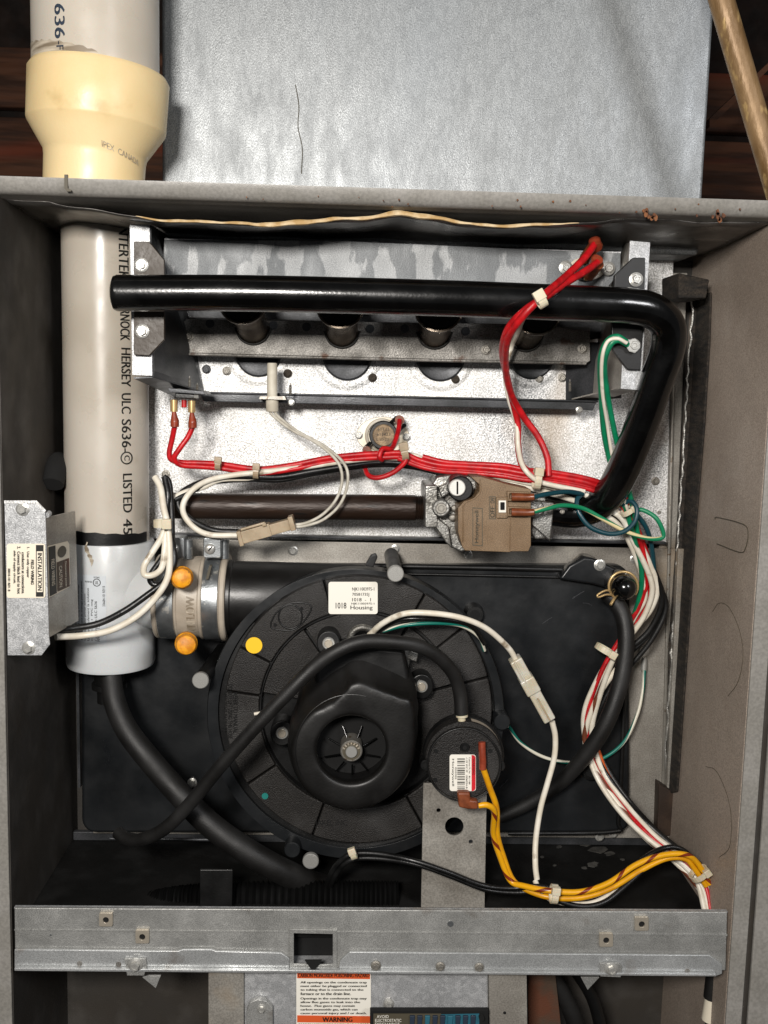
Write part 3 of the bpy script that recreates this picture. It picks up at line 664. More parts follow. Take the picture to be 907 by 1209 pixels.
# label continues on the slanted side face
def side_pt(u, v, off=.0006):
    a = q[0].lerp(q[1], v); b = q[3].lerp(q[2], v); p = a.lerp(b, u); n_ = (q[1]-q[0]).cross(q[3]-q[0]).normalized()
    if n_.x < 0: n_ = -n_
    return p+n_*off
v0, v1 = .235, .665
sl = mk('label', [side_pt(0, v0), side_pt(.66, v0+.01), side_pt(.72, v0+.04), side_pt(.72, v1-.04), side_pt(.66, v1-.01), side_pt(0, v1)], [(0, 1, 2, 3, 4, 5)], m['label_cream'], jb)
mk('black_band', [side_pt(.02, v0+.01, .0009), side_pt(.24, v0+.013, .0009), side_pt(.24, v1-.013, .0009), side_pt(.02, v1-.01, .0009)], [(0, 1, 2, 3)], m['ink'], sl)
mk('brown_band', [side_pt(.27, v0+.16, .0009), side_pt(.68, v0+.16, .0009), side_pt(.68, v1-.02, .0009), side_pt(.27, v1-.02, .0009)], [(0, 1, 2, 3)], m['rusty'], sl)
mk('logo', [side_pt(.45+.15*math.cos(i*.524), v0+.085+.05*math.sin(i*.524), .0009) for i in range(12)], [tuple(range(12))], m['ink_grey'], sl)
lettering([('FIELD WIRING', lambda a, b: (.08+.1*b, v0+.12+.22*a)), ('CAUTION', lambda a, b: (.32+.1*b, v0+.2+.18*a)), ('Disconnect power', lambda a, b: (.5+.08*b, v0+.18+.22*a))], lambda u, v: side_pt(u, v, .0012), m['label_cream'], sl)
tag(tube('knockout_plug', [(62, 572, .09), (66, 552, .10), (68, 546, .12)], 13, m['void'], None), 'black rounded rubber plug on the left wall above the junction box', 'plug')

# ------------------------------------------------------------------ burner assembly
bb = thing('burner_box', 'sheet metal burner box with four burner tubes and dusty cross bracket', 'burner box', P(450, 480, .12))
Yf = .045
prism('flange', [(153, 265), (177, 265), (180, 444), (156, 443)], Yf, Yf+.0015, m['galv'], bb, bevel=.0003)
prism('flange', [(744, 284), (768, 286), (757, 461), (733, 459)], Yf, Yf+.0015, m['galv'], bb, bevel=.0003)
def quad(name, pts, mat, parent, th=.001):
    v = [P(*p) for p in pts]; n_ = (v[1]-v[0]).cross(v[2]-v[0]).normalized()*th
    return prism3(name, [v], n_, mat, parent)
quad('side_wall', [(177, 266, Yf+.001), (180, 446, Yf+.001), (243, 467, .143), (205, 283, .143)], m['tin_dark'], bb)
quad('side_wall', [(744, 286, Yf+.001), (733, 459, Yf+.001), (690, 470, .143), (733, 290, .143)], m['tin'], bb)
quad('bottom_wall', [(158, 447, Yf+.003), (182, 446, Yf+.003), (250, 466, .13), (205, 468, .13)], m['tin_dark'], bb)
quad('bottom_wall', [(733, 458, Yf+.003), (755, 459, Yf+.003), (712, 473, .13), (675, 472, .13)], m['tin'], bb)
prism('top_tray', [(194, 283), (400, 284), (733, 299), (733, 320), (715, 343), (715, 350), (205, 335), (192, 315)], .078, .0795, m['galv_blotch'], bb, bevel=.0005)
quad('tray_top', [(194, 283, .0785), (733, 299, .0785), (720, 303, .14), (205, 292, .14)], m['galv'], bb)
# back zone with burner ports
prism('port_plate', [(222, 400), (700, 408), (700, 476), (236, 470)], .139, .1425, m['galv_bright'], bb, bevel=.0004)
for x, y, r in ((305, 418, 33), (410, 420, 36), (520, 421, 36), (628, 421, 33)):
    c_ = P(x, y, .1388); rr = r*sc(.139)
    lathe('port_ring', c_, (0, -1, 0), [(rr*1.12, 0), (rr*1.0, .0005), (rr*.92, .0006), (rr*.84, .0003), (rr*.8, 0)], m['galv_bright'], bb, 40)
    cyl('port', x, y-3, .1368, .138, r*.56, m['tin_dark'], bb)
    cyl('port_shade', x, y-9, .1364, .1369, r*.42, m['void'], bb)  # both dark discs put the port dimple's shading into colour
    lathe('port_lip', P(x, y, .1375), (0, -1, 0), [(rr*.8, 0), (rr*.74, .0012), (rr*.6, .0004)], m['tin_dark'], bb, 40)
prism('shade_sheet', [(205, 340), (735, 350), (735, 396), (690, 402), (215, 388)], .136, .1375, m['tin_dark'], bb)  # dark sheet added to imitate the shade between manifold and bracket
prism('cross_bracket', [(213, 383), (220, 377), (640, 383), (697, 392), (697, 426), (690, 430), (224, 418), (213, 411)], .112, .1135, m['tin_dusty'], bb, bevel=.0004)
tube('bracket_lip', [(222, 418, .1115), (450, 424, .1115), (692, 429, .1115)], 2, m['tin_dusty'], bb)
quad('bracket_shelf', [(220, 378, .112), (697, 392, .112), (697, 388, .137), (225, 376, .137)], m['tin_dusty'], bb)
for x, y in ((248, 382), (323, 384), (362, 386), (437, 388), (478, 388), (550, 391), (598, 393)):
    cyl('bracket_hole', x, y, .1112, .1118, 5, m['tin_dark'], bb, seg=18)
for x, y in ((223, 397), (688, 412)): screw(x, y, .1118, 6, bb, m['steel_dull'])
screw(574, 413, .1118, 6, bb, m['steel_dull'])
for i, ((mx, my), (ex, ey)) in enumerate((((287, 355), (299, 386)), ((402, 360), (404, 390)), ((518, 364), (513, 391)), ((634, 368), (621, 394)))):
    a = P(mx, my, .072); b = P(ex, ey, .114); L_ = (b-a).length; k = sc(.08)
    bt = lathe('burner_tube', a, (b-a), [(24*k, .004), (26.5*k, .0002), (28.5*k, .0006), (28*k, .003), (23*k, .008), (20*k, .016), (19*k, L_*.6), (20*k, L_), (20*k, L_+.02)], m['tube_metal'], bb, 40)
    lathe('burner_mouth', a-(b-a).normalized()*.0003, (b-a), [(24.5*k, 0), (24.5*k, .0002)], m['void'], bt, 32)
    tube('bracket_collar', [(ex-21, ey+1, .1108), (ex-14, ey+15, .1108), (ex, ey+20.5, .1108), (ex+14, ey+15, .1108), (ex+21, ey+1, .1108)], 1.3, m['ink'], bb)
for x, y, mm in ((244, 436, 'tin_dark'), (268, 438, 'steel_dull'), (340, 441, 'black_bracket'), (440, 446, 'black_bracket'), (538, 448, 'black_bracket'), (637, 447, 'steel_dull'), (664, 446, 'steel_dull')):
    screw(x, y, .1387, 5.2, bb, m[mm])
quad('corner_plate', [(668, 404, .137), (733, 404, .10), (733, 470, .10), (668, 476, .137)], m['tin_dark'], bb)
# bottom channel
ch = prism('bottom_channel', [(236, 464), (705, 474), (700, 485), (690, 484), (240, 474)], .118, .137, m['tin_dark'], bb, bevel=.0006)
tube('channel_lip', [(215, 463, .1165), (450, 468, .1165), (706, 474, .1165)], 1.3, m['tin_dark'], bb)
prism('channel_tab', [(306, 468), (344, 469), (348, 472), (344, 476), (306, 475)], .112, .1165, m['tin_dark'], bb, bevel=.0004)
for x, y in ((344, 476), (684, 485)): screw(x, y-1, .112, 4, bb, m['steel'])
for x, y0, y1 in ((212, 440, 458), (224, 444, 459), (233, 452, 463), (343, 452, 466), (673, 448, 462)):
    tube('screw_tip', [(x, y1, .10), (x, y0, .10)], 1.8, m['steel_dull'], bb, n=24, seg=8, radii=lambda f: .001+.0003*math.sin(f*60) if f < .8 else .0003)
# manifold + brackets
gm = thing('gas_manifold', 'glossy black gas manifold pipe crossing the burner box and bending down at right', 'gas pipe', P(450, 350, .03))
pl = [(139, 346, .020), (300, 346.5, .020), (520, 352, .020), (700, 359, .021), (742, 361, .022), (770, 367, .024), (788, 384, .029), (788, 412, .035), (775, 450, .043), (757, 502, .055), (733, 560, .07), (712, 592, .085), (680, 605, .093), (640, 601, .094)]
s3 = [P(*p) for p in pl]; rr = 20.8*sc(.02)
tube3('pipe', s3, rr, m['black_paint'], gm, n=12, seg=40)
lathe('pipe_cap', P(139, 346, .020)+Vector((-.0022, 0, 0)), (1, 0, 0), [(rr*.75, -.001), (rr*.93, 0), (rr*1.0, .0022), (rr*1.0, .004)], m['black_paint'], gm, 40)

for pts_ in ([(158, 285), (176, 285), (194, 307), (194, 335), (158, 335)], [(158, 368), (194, 368), (194, 401), (176, 420), (158, 419)],
             [(748, 304), (762, 304), (761, 352), (725, 352), (726, 325)], [(723, 380), (760, 380), (756, 437), (741, 436), (722, 411)]):
    prism('mounting_bracket', pts_, .040, .0445, m['black_bracket'] if pts_[0][0] < 200 else m['plastic_black'], gm, bevel=.0005)
for x, y in ((167, 313), (168, 391), (751, 330), (748, 408)): screw(x, y, .0398, 8.3, gm)
for x in (287, 402, 518, 634):
    lathe('orifice', P(x, 358+(x-287)*.03, .05), (0, 1, 0), [(.005, -.01), (.005, .008), (.003, .012)], m['steel_dull'], gm, 6, smooth=False)

# igniter
ig = thing('igniter', 'white ceramic igniter rod poking through the burner box channel', 'igniter', P(322, 482, .11))
lathe('ceramic_rod', P(321.5, 486, .105), P(321.5, 428, .105)-P(321.5, 486, .105), [(.0042, 0), (.0046, .0006), (.0046, .0095), (.0038, .0098), (.0037, .0345), (.0034, .0355)], m['ceramic'], ig, 24)
prism('retainer', [(307, 468), (336, 468), (338, 472), (306, 471)], .098, .112, m['steel_dull'], ig)

# rollout switch at upper right of tray
ro = thing('rollout_switch', 'round rollout switch with brown terminals on the top right tray', 'switch', P(694, 320, .07))
prism('plate', circ(693, 317, 22, 28, 14), .0745, .0758, m['cream_plate'], ro, bevel=.0003)
cyl('switch_body', 691, 317, .066, .0745, 12, m['plastic_black'], ro, edge=1.5)
screw(668, 316, .0742, 8, ro); screw(718, 317, .0742, 8, ro)
for p0, p1 in (((691, 306, .062), (705, 287, .050)), ((695, 325, .062), (706, 311, .050))):
    tube('terminal_boot', [p0, p1], 7.6, m['terminal_brown'], ro)
    tube('terminal_blade', [(p0[0]-3, p0[1]+4, .066), p0], 3, m['brass'], ro)
tube('terminal_boot', [(702, 284, .051), (704, 293, .047)], 7.2, m['terminal_orange'], ro); tube('terminal_boot', [(702, 312, .050), (705, 306, .046)], 7.4, m['terminal_orange'], ro)

# manual-reset switch, upper left
ls = thing('flame_switch', 'small black switch with red reset button at the lower left burner corner', 'switch', P(217, 465, .09))
prism('switch_body', [(207, 462), (233, 464), (231, 471), (207, 470)], .075, .095, m['plastic_black'], ls, bevel=.0006)
prism('switch_flange', [(198, 458), (240, 462), (243, 466), (200, 463)], .07, .10, m['tin_dark'], ls, bevel=.0003)
lathe('reset_button', P(217.5, 472, .084), (0, 0, -1), [(.0019, 0), (.0019, .005), (.0014, .0055)], m['red'], ls, 16)
for x, y in ((211, 461), (232, 468)): tube('nut', [(x-2.5, y, .074), (x+2.5, y, .074)], 2.2, m['steel'], ls, seg=6)

# limit thermostat
th = thing('limit_thermostat', 'round tan limit thermostat on cream oval plate, centre of bright panel', 'thermostat', P(452, 515, .145))
prism('mounting_plate', circ(452, 514, 31, 36, 22), .1455, .1477, m['cream_plate'], th, bevel=.0006)
lathe('raised_ring', P(451, 514, .1456), (0, -1, 0), [(.0135, 0), (.0128, .0014), (.0112, .0022), (.0105, .001)], m['cream_plate'], th, 48)
cyl('body', 453, 514, .134, .1455, 17, m['plastic_black'], th, edge=1)
dc = cyl('disc', 453, 514, .1332, .135, 13, m['disc_tan'], th, edge=.8)
lettering([boxtext('60T11', 446, 505, 459, 508.5), boxtext('613423', 445, 511, 461, 514.5), boxtext('L160-20F', 445, 517, 460, 520.5)], fy(.1330), m['ink'], dc)
screw(424, 514, .1453, 4.5, th); screw(480, 516, .1453, 4.5, th)
for a, b in (((461, 500), (468, 493)), ((470, 509), (478, 502)), ((437, 523), (430, 530))):
    tube('bracket_arm', [(a[0], a[1], .136), (b[0], b[1], .130)], 2.3, m['plastic_black'], th)
cyl('terminal', 472, 496, .124, .134, 5.5, m['terminal_brown'], th); cyl('terminal', 433, 532, .124, .134, 5, m['terminal_brown'], th)

# ------------------------------------------------------------------ gas inlet pipe and valve
gi = thing('gas_inlet_pipe', 'rusty dark iron gas pipe feeding the brown valve from the left', 'gas pipe', P(340, 598, .10))
a, b = P(195, 597, .100), P(490, 599.5, .100); ri = 15.3*sc(.1)
lathe('pipe', a, b-a, [(ri, 0), (ri, (b-a).length)], m['rust_pipe'], gi, 40)
L_ = (P(507, 600, .1)-b).length; n_ = 14
lathe('pipe_thread', b, P(507, 600, .1)-b, [(ri*(.98 if i % 2 else .9), L_*i/n_) for i in range(n_+1)], m['rust_pipe'], gi, 32)
gv = thing('gas_valve', 'brown gas valve with ON OFF switch on cast aluminium body', 'gas valve', P(580, 650, .09))
prism('cast_body', [(503, 573), (510, 572), (516, 563), (528, 561), (560, 562), (600, 575), (652, 590), (652, 636), (632, 637), (626, 628), (545, 652), (530, 645), (530, 634), (517, 628), (514, 622), (503, 623)], .088, .125, m['cast_alu'], gv, bevel=.0015)
cyl('inlet_boss', 509, 600, .086, .10, 2, m['cast_alu'], gv)
prism('inlet_flange', rrect(502, 573, 517, 623, 2, 2), .078, .12, m['cast_alu'], gv, bevel=.001)
prism('casting_rib', [(517, 575), (540, 566), (546, 572), (522, 588)], .079, .09, m['cast_alu'], gv, bevel=.001)
prism('casting_rib', [(517, 612), (530, 622), (534, 648), (526, 640), (514, 622)], .079, .09, m['cast_alu'], gv, bevel=.001)
cyl('port_boss', 521, 600, .070, .09, 10.5, m['cast_alu'], gv, edge=1.5); screw(521, 600, .070, 6.5, gv, m['steel_dull'], 'socket', 'port_plug')
cyl('regulator_well', 544, 577, .066, .09, 15, m['plastic_black'], gv, edge=1.5)
rcp = cyl('regulator_cap', 540, 576, .0625, .067, 10, m['steel_bright'], gv, edge=1); prism('slot', [(539.2, 568.5), (541.2, 568.5), (541.2, 583.5), (539.2, 583.5)], .0622, .0626, m['void'], rcp)
for x, y, r in ((534, 611, 4.5), (536, 600, 4), (522, 628, 5)): screw(x, y, .084, r, gv, m['steel_dull'], 'pan')
prism('outlet_boss', [(628, 590), (655, 594), (650, 640), (628, 620)], .080, .10, m['cast_alu'], gv, bevel=.0012)
cyl('port_boss', 632, 601, .074, .085, 11, m['cast_alu'], gv, edge=1.5)
lathe('outlet_bushing', P(650, 600, .093), (1, 0, 0), [(.0062, 0), (.0062, .006)], m['rust_pipe'], gv, 20)
screw(664, 604, .073, 3, gv, m['steel_dull'])
cap = prism('valve_cover', [(556, 563), (568, 563), (600, 572), (627, 578), (627, 644), (624, 651), (603, 651), (602, 652), (549, 650), (546, 646), (541, 628), (541, 600), (548, 592), (560, 588), (566, 580), (566, 572)], .062, .088, m['valve_brown'], gv, bevel=.0018)
tube('cover_ridge', [(567, 566, .0618), (567, 580, .0618), (561, 588, .0618), (549, 594, .0618), (547, 604, .0618), (547, 640, .0618)], .9, m['valve_brown'], cap)
tube('cover_ridge', [(603, 612, .0618), (602, 650, .0618)], .6, m['valve_brown'], cap)
for y0 in (584, 602):
    prism('terminal_shroud', [(599, y0-4), (626, y0-3), (626, y0+8), (599, y0+8)], .0585, .063, m['valve_brown'], cap, holes=[[(602, y0-1), (624, y0-1), (624, y0+5), (602, y0+5)]], bevel=.0006)
prism('switch_frame', rrect(586, 587, 600, 612, 2, 2), .0595, .063, m['valve_brown'], cap, bevel=.0006)
sw = prism('switch_window', [(589, 591), (597.5, 591), (597.5, 605), (589, 605)], .0588, .0598, m['label_white'], cap)
prism('switch_lever', [(591, 593), (596, 593), (596, 602), (591, 602)], .0575, .0586, m['void'], cap, bevel=.0003)
lettering([boxtext('OFF', 579, 598, 584, 611, -90), boxtext('ON', 579, 588, 584, 594, -90)], fy(.0616), m['ink_grey'], cap, bold=.05)
lettering([boxtext('Honeywell', 560.5, 603, 566.5, 641, -90)], fy(.0616), m['ink_grey'], cap, bold=.05)
mk('embossed_frame', *(lambda o_, i_: ([P(a, b, .0617) for a, b in o_+i_], [(k, (k+1) % 4, 4+(k+1) % 4, 4+k) for k in range(4)]))([(558, 599), (570, 600), (570, 645), (558, 644)], [(558.8, 600), (569.2, 601), (569.2, 644), (558.8, 643)]), m['ink_grey'], cap)
mk('embossed_frame', *(lambda o_, i_: ([P(a, b, .0617) for a, b in o_+i_], [(k, (k+1) % 4, 4+(k+1) % 4, 4+k) for k in range(4)]))([(577.5, 586), (585.5, 586), (585.5, 613), (577.5, 613)], [(578.2, 587), (584.8, 587), (584.8, 612), (578.2, 612)]), m['ink_grey'], cap)
for y0 in (586.5, 604.5):
    tube('spade_terminal', [(604, y0, .057), (622, y0+.5, .056), (631, y0, .055)], 4, m['terminal_brown'], gv, radii=lambda f: .0030-.0006*f)

# ------------------------------------------------------------------ inducer blower
bl = thing('inducer_blower', 'round black plastic inducer blower with motor cover and white housing label', 'blower', P(420, 1010, .09))
bc = (420, 842)
def arc(cx, cy, r, a0, a1, n=48): return [(cx+r*math.cos(math.radians(a0+(a1-a0)*i/n)), cy+r*math.sin(math.radians(a0+(a1-a0)*i/n))) for i in range(n+1)]
prism('base_ring', circ(bc[0], bc[1], 176, 96, 171), .090, .106, m['plastic_black'], bl, bevel=.002)
prism('outer_rim', circ(bc[0], bc[1]+1, 175, 110, 171), .0775, .0905, m['plastic_cover'], bl, holes=[circ(bc[0]+1, bc[1]-1, 163.5, 110, 160.5)], bevel=.0018)
# scroll annulus with radial seams -> separate moulded segments
def seg_pts(a0, a1, ro, ri_, cx=423, cy=838): return arc(cx, cy, ro, a0, a1, 14)+arc(cx, cy, ri_, a1, a0, 14)
angs = [-172, -160+22, -118, -82, -48, -20, 12, 50, 62, 112, 150, 188-.6]
angs = [188, 208, 255, 300, 322, 346, 375, 405, 421, 470, 506, 548]
for a0, a1 in zip(angs[:-1], angs[1:]):
    prism('scroll_segment', seg_pts(a0+.35, a1-.35, 158, 117), .070, .092, m['plastic_grain'], bl, bevel=.0012)
prism('scroll_bed', circ(422, 840, 166, 96, 163), .0815, .091, m['plastic_black'], bl, bevel=.002)
# recessed inner plates
for a0, a1 in ((190, 236), (237, 300), (301, 345), (346, 400)):
    prism('inner_plate', seg_pts(a0+.4, a1-.4, 114, 70), .0735, .077, m['plastic_grain'], bl, bevel=.0005)
prism('inner_wall', circ(423, 838, 118.5, 80), .0735, .088, m['plastic_black'], bl, holes=[circ(423, 838, 114.8, 80)], bevel=.0006)
# outlet
xo0 = P(256, 704, YC-.03).x; xo1 = P(445, 704, YC-.03).x; Ro = 43.5*sc(YC)
lathe('outlet_pipe', (xo0, YC, zc), (1, 0, 0), [(Ro, 0), (Ro, .004), (Ro*1.03, .005), (Ro*1.03, .008), (Ro, .009), (Ro*.98, xo1-xo0-.01), (Ro*.9, xo1-xo0)], m['plastic_motor'], bl, 64)
# posts with socket screws
for p0, p1, rp, rs in (((462, 655, .125), (467, 677, .052), 9, 10), ((262, 768, .125), (237, 803, .055), 9, 10), ((372, 1016, .115), (367, 1016, .06), 9, 10)):
    a, b = P(*p0), P(*p1); tube3('post', [a, a.lerp(b, .5), b], rp*sc(.07), m['plastic_black'] if rs else m['cast_alu'], bl, seg=20)
    screw(p1[0], p1[1], p1[2], rs, bl, m['steel'], 'socket')
prism('clip_tab', [(431, 668), (438, 656), (444, 654), (446, 658), (441, 670)], .08, .086, m['plastic_black'], bl, bevel=.0006)
for x, y, r in ((345, 1004, 10), (593, 853, 10)):
    cyl('boss', x, y, .066, .09, r, m['plastic_cover'], bl, edge=1)
# motor mount screws with ears
for x, y in ((388, 760), (498, 811), (333, 866)):
    prism('mount_ear', circ(x, y, 14, 20, 15), .058, .075, m['plastic_black'], bl, bevel=.001)
    cyl('washer', x, y, .0565, .0585, 7.5, m['steel'], bl, edge=.8); screw(x, y, .0565, 5, bl, m['bronze_scr'], 'socket')
# silver frame pieces peeking behind the motor cover
tube('motor_bracket', [(412, 795, .062), (411, 765, .058), (416, 747, .056), (428, 741, .056), (444, 748, .058), (452, 770, .064)], 4, m['cast_alu'], bl)
prism('motor_bracket', [(476, 764), (494, 772), (492, 782), (484, 779), (482, 790)], .056, .064, m['cast_alu'], bl, bevel=.0008)
prism('motor_bracket', [(386, 772), (400, 762), (404, 768), (390, 782)], .056, .06, m['cast_alu'], bl, bevel=.0008)
prism('motor_core', [(372, 790), (400, 770), (440, 764), (478, 768), (486, 820), (440, 850), (372, 830)], .035, .075, m['plastic_black'], bl, bevel=.003)
tube('motor_lead', [(300, 843, .06), (318, 840, .062)], 2, m['white_wire'], bl); tube('motor_lead', [(318, 841, .060), (314, 838, .060)], 3, m['orange_wire'], bl)
# motor cover as a rounded shell, rows from the hole outwards
tabR = [(0, 79), (20, 84), (32, 92), (42, 98), (50, 91), (63, 86), (75, 86), (84, 89), (91, 86), (98, 77), (106, 71), (113, 67), (125, 67), (135, 70), (152, 72), (180, 76), (225, 79), (270, 80), (315, 79), (360, 79)]
tabO = [(0, 81), (20, 88), (32, 97), (42, 107), (50, 112), (65, 114), (85, 117), (100, 117), (110, 114), (120, 106), (130, 96), (140, 88), (152, 80), (180, 80), (225, 81), (270, 82), (315, 82), (360, 81)]
def interp(tb, a):
    for (x0, v0_), (x1, v1_) in zip(tb[:-1], tb[1:]):
        if x0 <= a <= x1: f = (a-x0)/(x1-x0); f = f*f*(3-2*f) if abs(v1_-v0_) > 8 else f; return v0_+(v1_-v0_)*f
    return tb[-1][1]
mc = (415, 886); NA = 144; rows = []
Y0 = .018; k = sc(Y0)
def row(fn): rows.append([fn(360*i/NA) for i in range(NA)])
hole = 37
for rr_, yy_ in ((49, .048), (46.5, .036), (44, .029), (42.2, .0255), (42.3, .0215), (43.4, .0194), (45.6, .0183), (48, Y0+.00005), (55, Y0)):
    row(lambda a, rr_=rr_, yy_=yy_: (rr_, yy_))
row(lambda a: (interp(tabR, a)-9, Y0+.0002)); row(lambda a: (interp(tabR, a)-4.6, Y0+.0008)); row(lambda a: (interp(tabR, a)-1.5, Y0+.0028)); row(lambda a: (interp(tabR, a)*1.0, Y0+.0066))
def slope(f):
    def g(a):
        R_, O_ = interp(tabR, a), interp(tabO, a); w = max(0, (O_-R_-4)/40)
        return (R_+(O_-R_)*f, Y0+.0066+f*(.010+.012*w))
    return g
row(slope(.35)); row(slope(.75)); row(slope(1.0))
row(lambda a: (interp(tabO, a)*1.0, .058))
vs = []; fs = []
cP = P(mc[0], mc[1], Y0)
for r_ in rows:
    for i, (rad, yy_) in enumerate(r_):
        th_ = math.radians(360*i/NA); vs.append((cP.x+rad*k*math.cos(th_), yy_, cP.z+rad*k*math.sin(th_)))
for j in range(len(rows)-1):
    for i in range(NA): q_ = (i+1) % NA; fs.append((j*NA+i, j*NA+q_, (j+1)*NA+q_, (j+1)*NA+i))
mcv = mk('motor_cover', vs, fs, m['plastic_motor'], bl, True)
ss_ = mcv.modifiers.new('s', 'SUBSURF'); ss_.levels = 1; ss_.render_levels = 1
fan = thing
cyl('fan_disc', 417, 885, .046, .0475, 46, m['void'], bl)  # void black puts the shade inside the motor hole into the colour
tube('moulded_line', [(a, b, Y0+.0001) for a, b in arc(415, 886, 66, 150, 285, 30)], .5, m['plastic_black'], bl, n=2, seg=6)
fcx, fcy = 416, 888
for i in range(9):
    a_ = math.radians(10+40*i); x0, y0 = fcx+15*math.cos(a_), fcy+15*math.sin(a_); x1, y1 = fcx+33*math.cos(a_), fcy+33*math.sin(a_)
    tube('fan_blade', [(x0, y0, .038), (x1, y1, .042)], 1.1, m['black_paint'], bl)
hub = cyl('shaft_hub', 415, 887, .029, .045, 13.5, m['steel_dull'], bl, edge=1.2)
cyl('shaft_face', 415, 887, .0284, .0295, 11, m['ink_grey'], hub)
cyl('shaft', 415, 888.5, .0262, .030, 7.2, m['steel'], hub, edge=.8)
for i in range(7):
    a_ = math.radians(200+i*23); tube('retainer_tooth', [(415+8*math.cos(a_), 887+8*math.sin(a_), .0280), (415+11*math.cos(a_), 887+11*math.sin(a_), .0280)], 1.1, m['bronze_scr'], hub, seg=6)
# labels and marks on the housing
lb = prism('housing_label', rrect(388, 687, 446, 725, 3), .0690, .0696, m['label_white'], bl)
lb.matrix_parent_inverse = lb.matrix_parent_inverse
lettering([boxtext('NJK11003975-1', 416, 693.5, 442, 698.5), boxtext('70581735J', 416, 700, 436, 704.5), boxtext('1018  -  1', 416, 706, 438, 710), boxtext('NJK11003975-1', 415, 711.5, 442, 714.5), boxtext('Housing', 414, 715, 440, 721), boxtext('1018', 396.5, 711.5, 409, 718.5)], fy(.0688), m['ink'], lb, bold=.03)
cyl('yellow_sticker', 300, 762, .0692, .0698, 10, m['yellow_dot'], bl); cyl('teal_dot', 313, 940, .0692, .0698, 4, m['teal_dot'], bl)
tube('moulded_circle', [(a, b, .0697) for a, b in circ(343, 728, 14, 20)+[(357, 728)]], 1, m['plastic_black'], bl, n=2, seg=8)
tube('moulded_outline', [(a, b, .0697) for a, b in ((320, 735), (322, 742), (345, 744), (358, 735), (368, 718), (360, 712), (340, 713), (326, 724), (320, 735))], .9, m['plastic_black'], bl, n=4, seg=8)
for x, y in ((325, 738), (356, 719)): cyl('moulded_hole', x, y, .0694, .0699, 2.2, m['void'], bl)
lettering([boxtext('KEEP TIGHT PACKAGE', 263, 816, 268.5, 864, 90), boxtext('DO NOT LIFT USING THIS HOSE', 269.5, 808, 274.5, 872, 90), boxtext('REFER TO MANUAL', 275.5, 818, 280.5, 866, 90)], fy(.0697), m['void'], bl, bold=.08)
lettering([boxtext('JAKEL INC', 372, 968, 410, 977)], fy(.0697), m['void'], bl)

# ------------------------------------------------------------------ pressure switch + bracket
br = thing('switch_bracket', 'flat grey steel bracket with round hole standing below the pressure switch', 'bracket', P(536, 1072, .04))
prism('plate', [(500, 925), (575, 925), (572, 1085), (497, 1085)], .046, .048, m['tin'], br, holes=[circ(536.5, 976, 11, 24), circ(518, 957, 2.6, 12), circ(556, 994, 2.6, 12)], bevel=.0004)
ps = thing('pressure_switch', 'round black pressure switch with white and red barcode label', 'pressure switch', P(548, 950, .03))
cyl('rear_shell', 548, 893, .036, .0455, 50, m['plastic_black'], ps, edge=2)
cyl('middle_shell', 548, 897, .026, .036, 48, m['plastic_grain'], ps, edge=1.5)
cyl('front_face', 548, 903, .019, .026, 45, m['plastic_grain'], ps, edge=2)
tube('face_rim', [(a, b, .0195) for a, b in circ(548, 903, 43, 40)+[(591, 903)]], 1, m['plastic_black'], ps, n=2, seg=8)
for x, y in ((503, 904), (590, 905)):
    cyl('ear', x, y, .024, .034, 7, m['plastic_black'], ps, edge=1); cyl('ear_hole', x, y, .0236, .0243, 3.3, m['void'], ps)
cyl('boss', 549, 883, .0175, .02, 6, m['plastic_black'], ps, edge=.8); cyl('boss_hole', 549, 883, .0171, .0178, 2.6, m['void'], ps)
for x, y in ((515, 887), (514, 921), (579, 887)): cyl('moulded_pin', x, y, .0183, .0195, 2.6, m['plastic_black'], ps)
tube('nipple', [(546, 862, .030), (545, 845, .030)], 4.8, m['nylon'], ps); tube('nipple_flange', [(545.5, 846, .030), (545.3, 841, .030)], 7.5, m['nylon'], ps)
vs = []; fs = []; cs = P(548, 897, .0262)
for i in range(15):
    a_ = math.radians(80-56*i/14); R_ = 48*sc(.026)
    for yy_ in (.0285, .0345): vs.append((cs.x+(R_+.0003)*math.cos(a_), yy_, cs.z+(R_+.0003)*math.sin(a_)))
for i in range(14): fs.append((2*i, 2*i+1, 2*i+3, 2*i+2))
mk('rim_label', vs, fs, m['collar'], ps, True)
lb = prism('label', rrect(531, 891, 562, 934, 3), .0180, .0186, m['label_white'], ps)
prism('red_band', [(557, 891.5), (560, 892), (561.5, 894), (561.5, 931), (560, 933.5), (557, 934)], .0176, .0179, m['label_red'], lb)
y = 895.5; bars = []
while y < 931:
    w = random.choice((.5, .5, .9, 1.3)); bars.append((y, w)); y += w+random.choice((.6, .9, 1.4))
vs = []; fs = []
for y, w in bars:
    kk = len(vs); vs += [P(540, y, .0178), P(549, y, .0178), P(549, y+w, .0178), P(540, y+w, .0178)]; fs.append((kk, kk+1, kk+2, kk+3))
mk('barcode', vs, fs, m['ink'], lb)
lettering([boxtext('Honeywell', 533.2, 896, 536.4, 928, 90), boxtext('IS20302', 537.4, 906, 539.2, 920, 90), boxtext('-1.35 WC PF', 550.2, 894, 552.2, 912, 90), boxtext('1006024-B', 550.2, 915, 552.2, 931, 90), boxtext('Customer Pt. No.', 553.6, 894, 555.4, 914, 90), boxtext('8U-188', 553.6, 916, 555.4, 926, 90)], fy(.0177), m['ink'], lb, bold=.03)
lettering([boxtext('WARNING', 558, 896, 560.4, 915, 90)], fy(.0174), m['ink'], lb)
tube('spade_boot', [(569, 876, .013), (569.5, 890, .012), (570, 898, .012), (570, 908, .012)], 4.6, m['terminal_orange'], ps, seg=8)
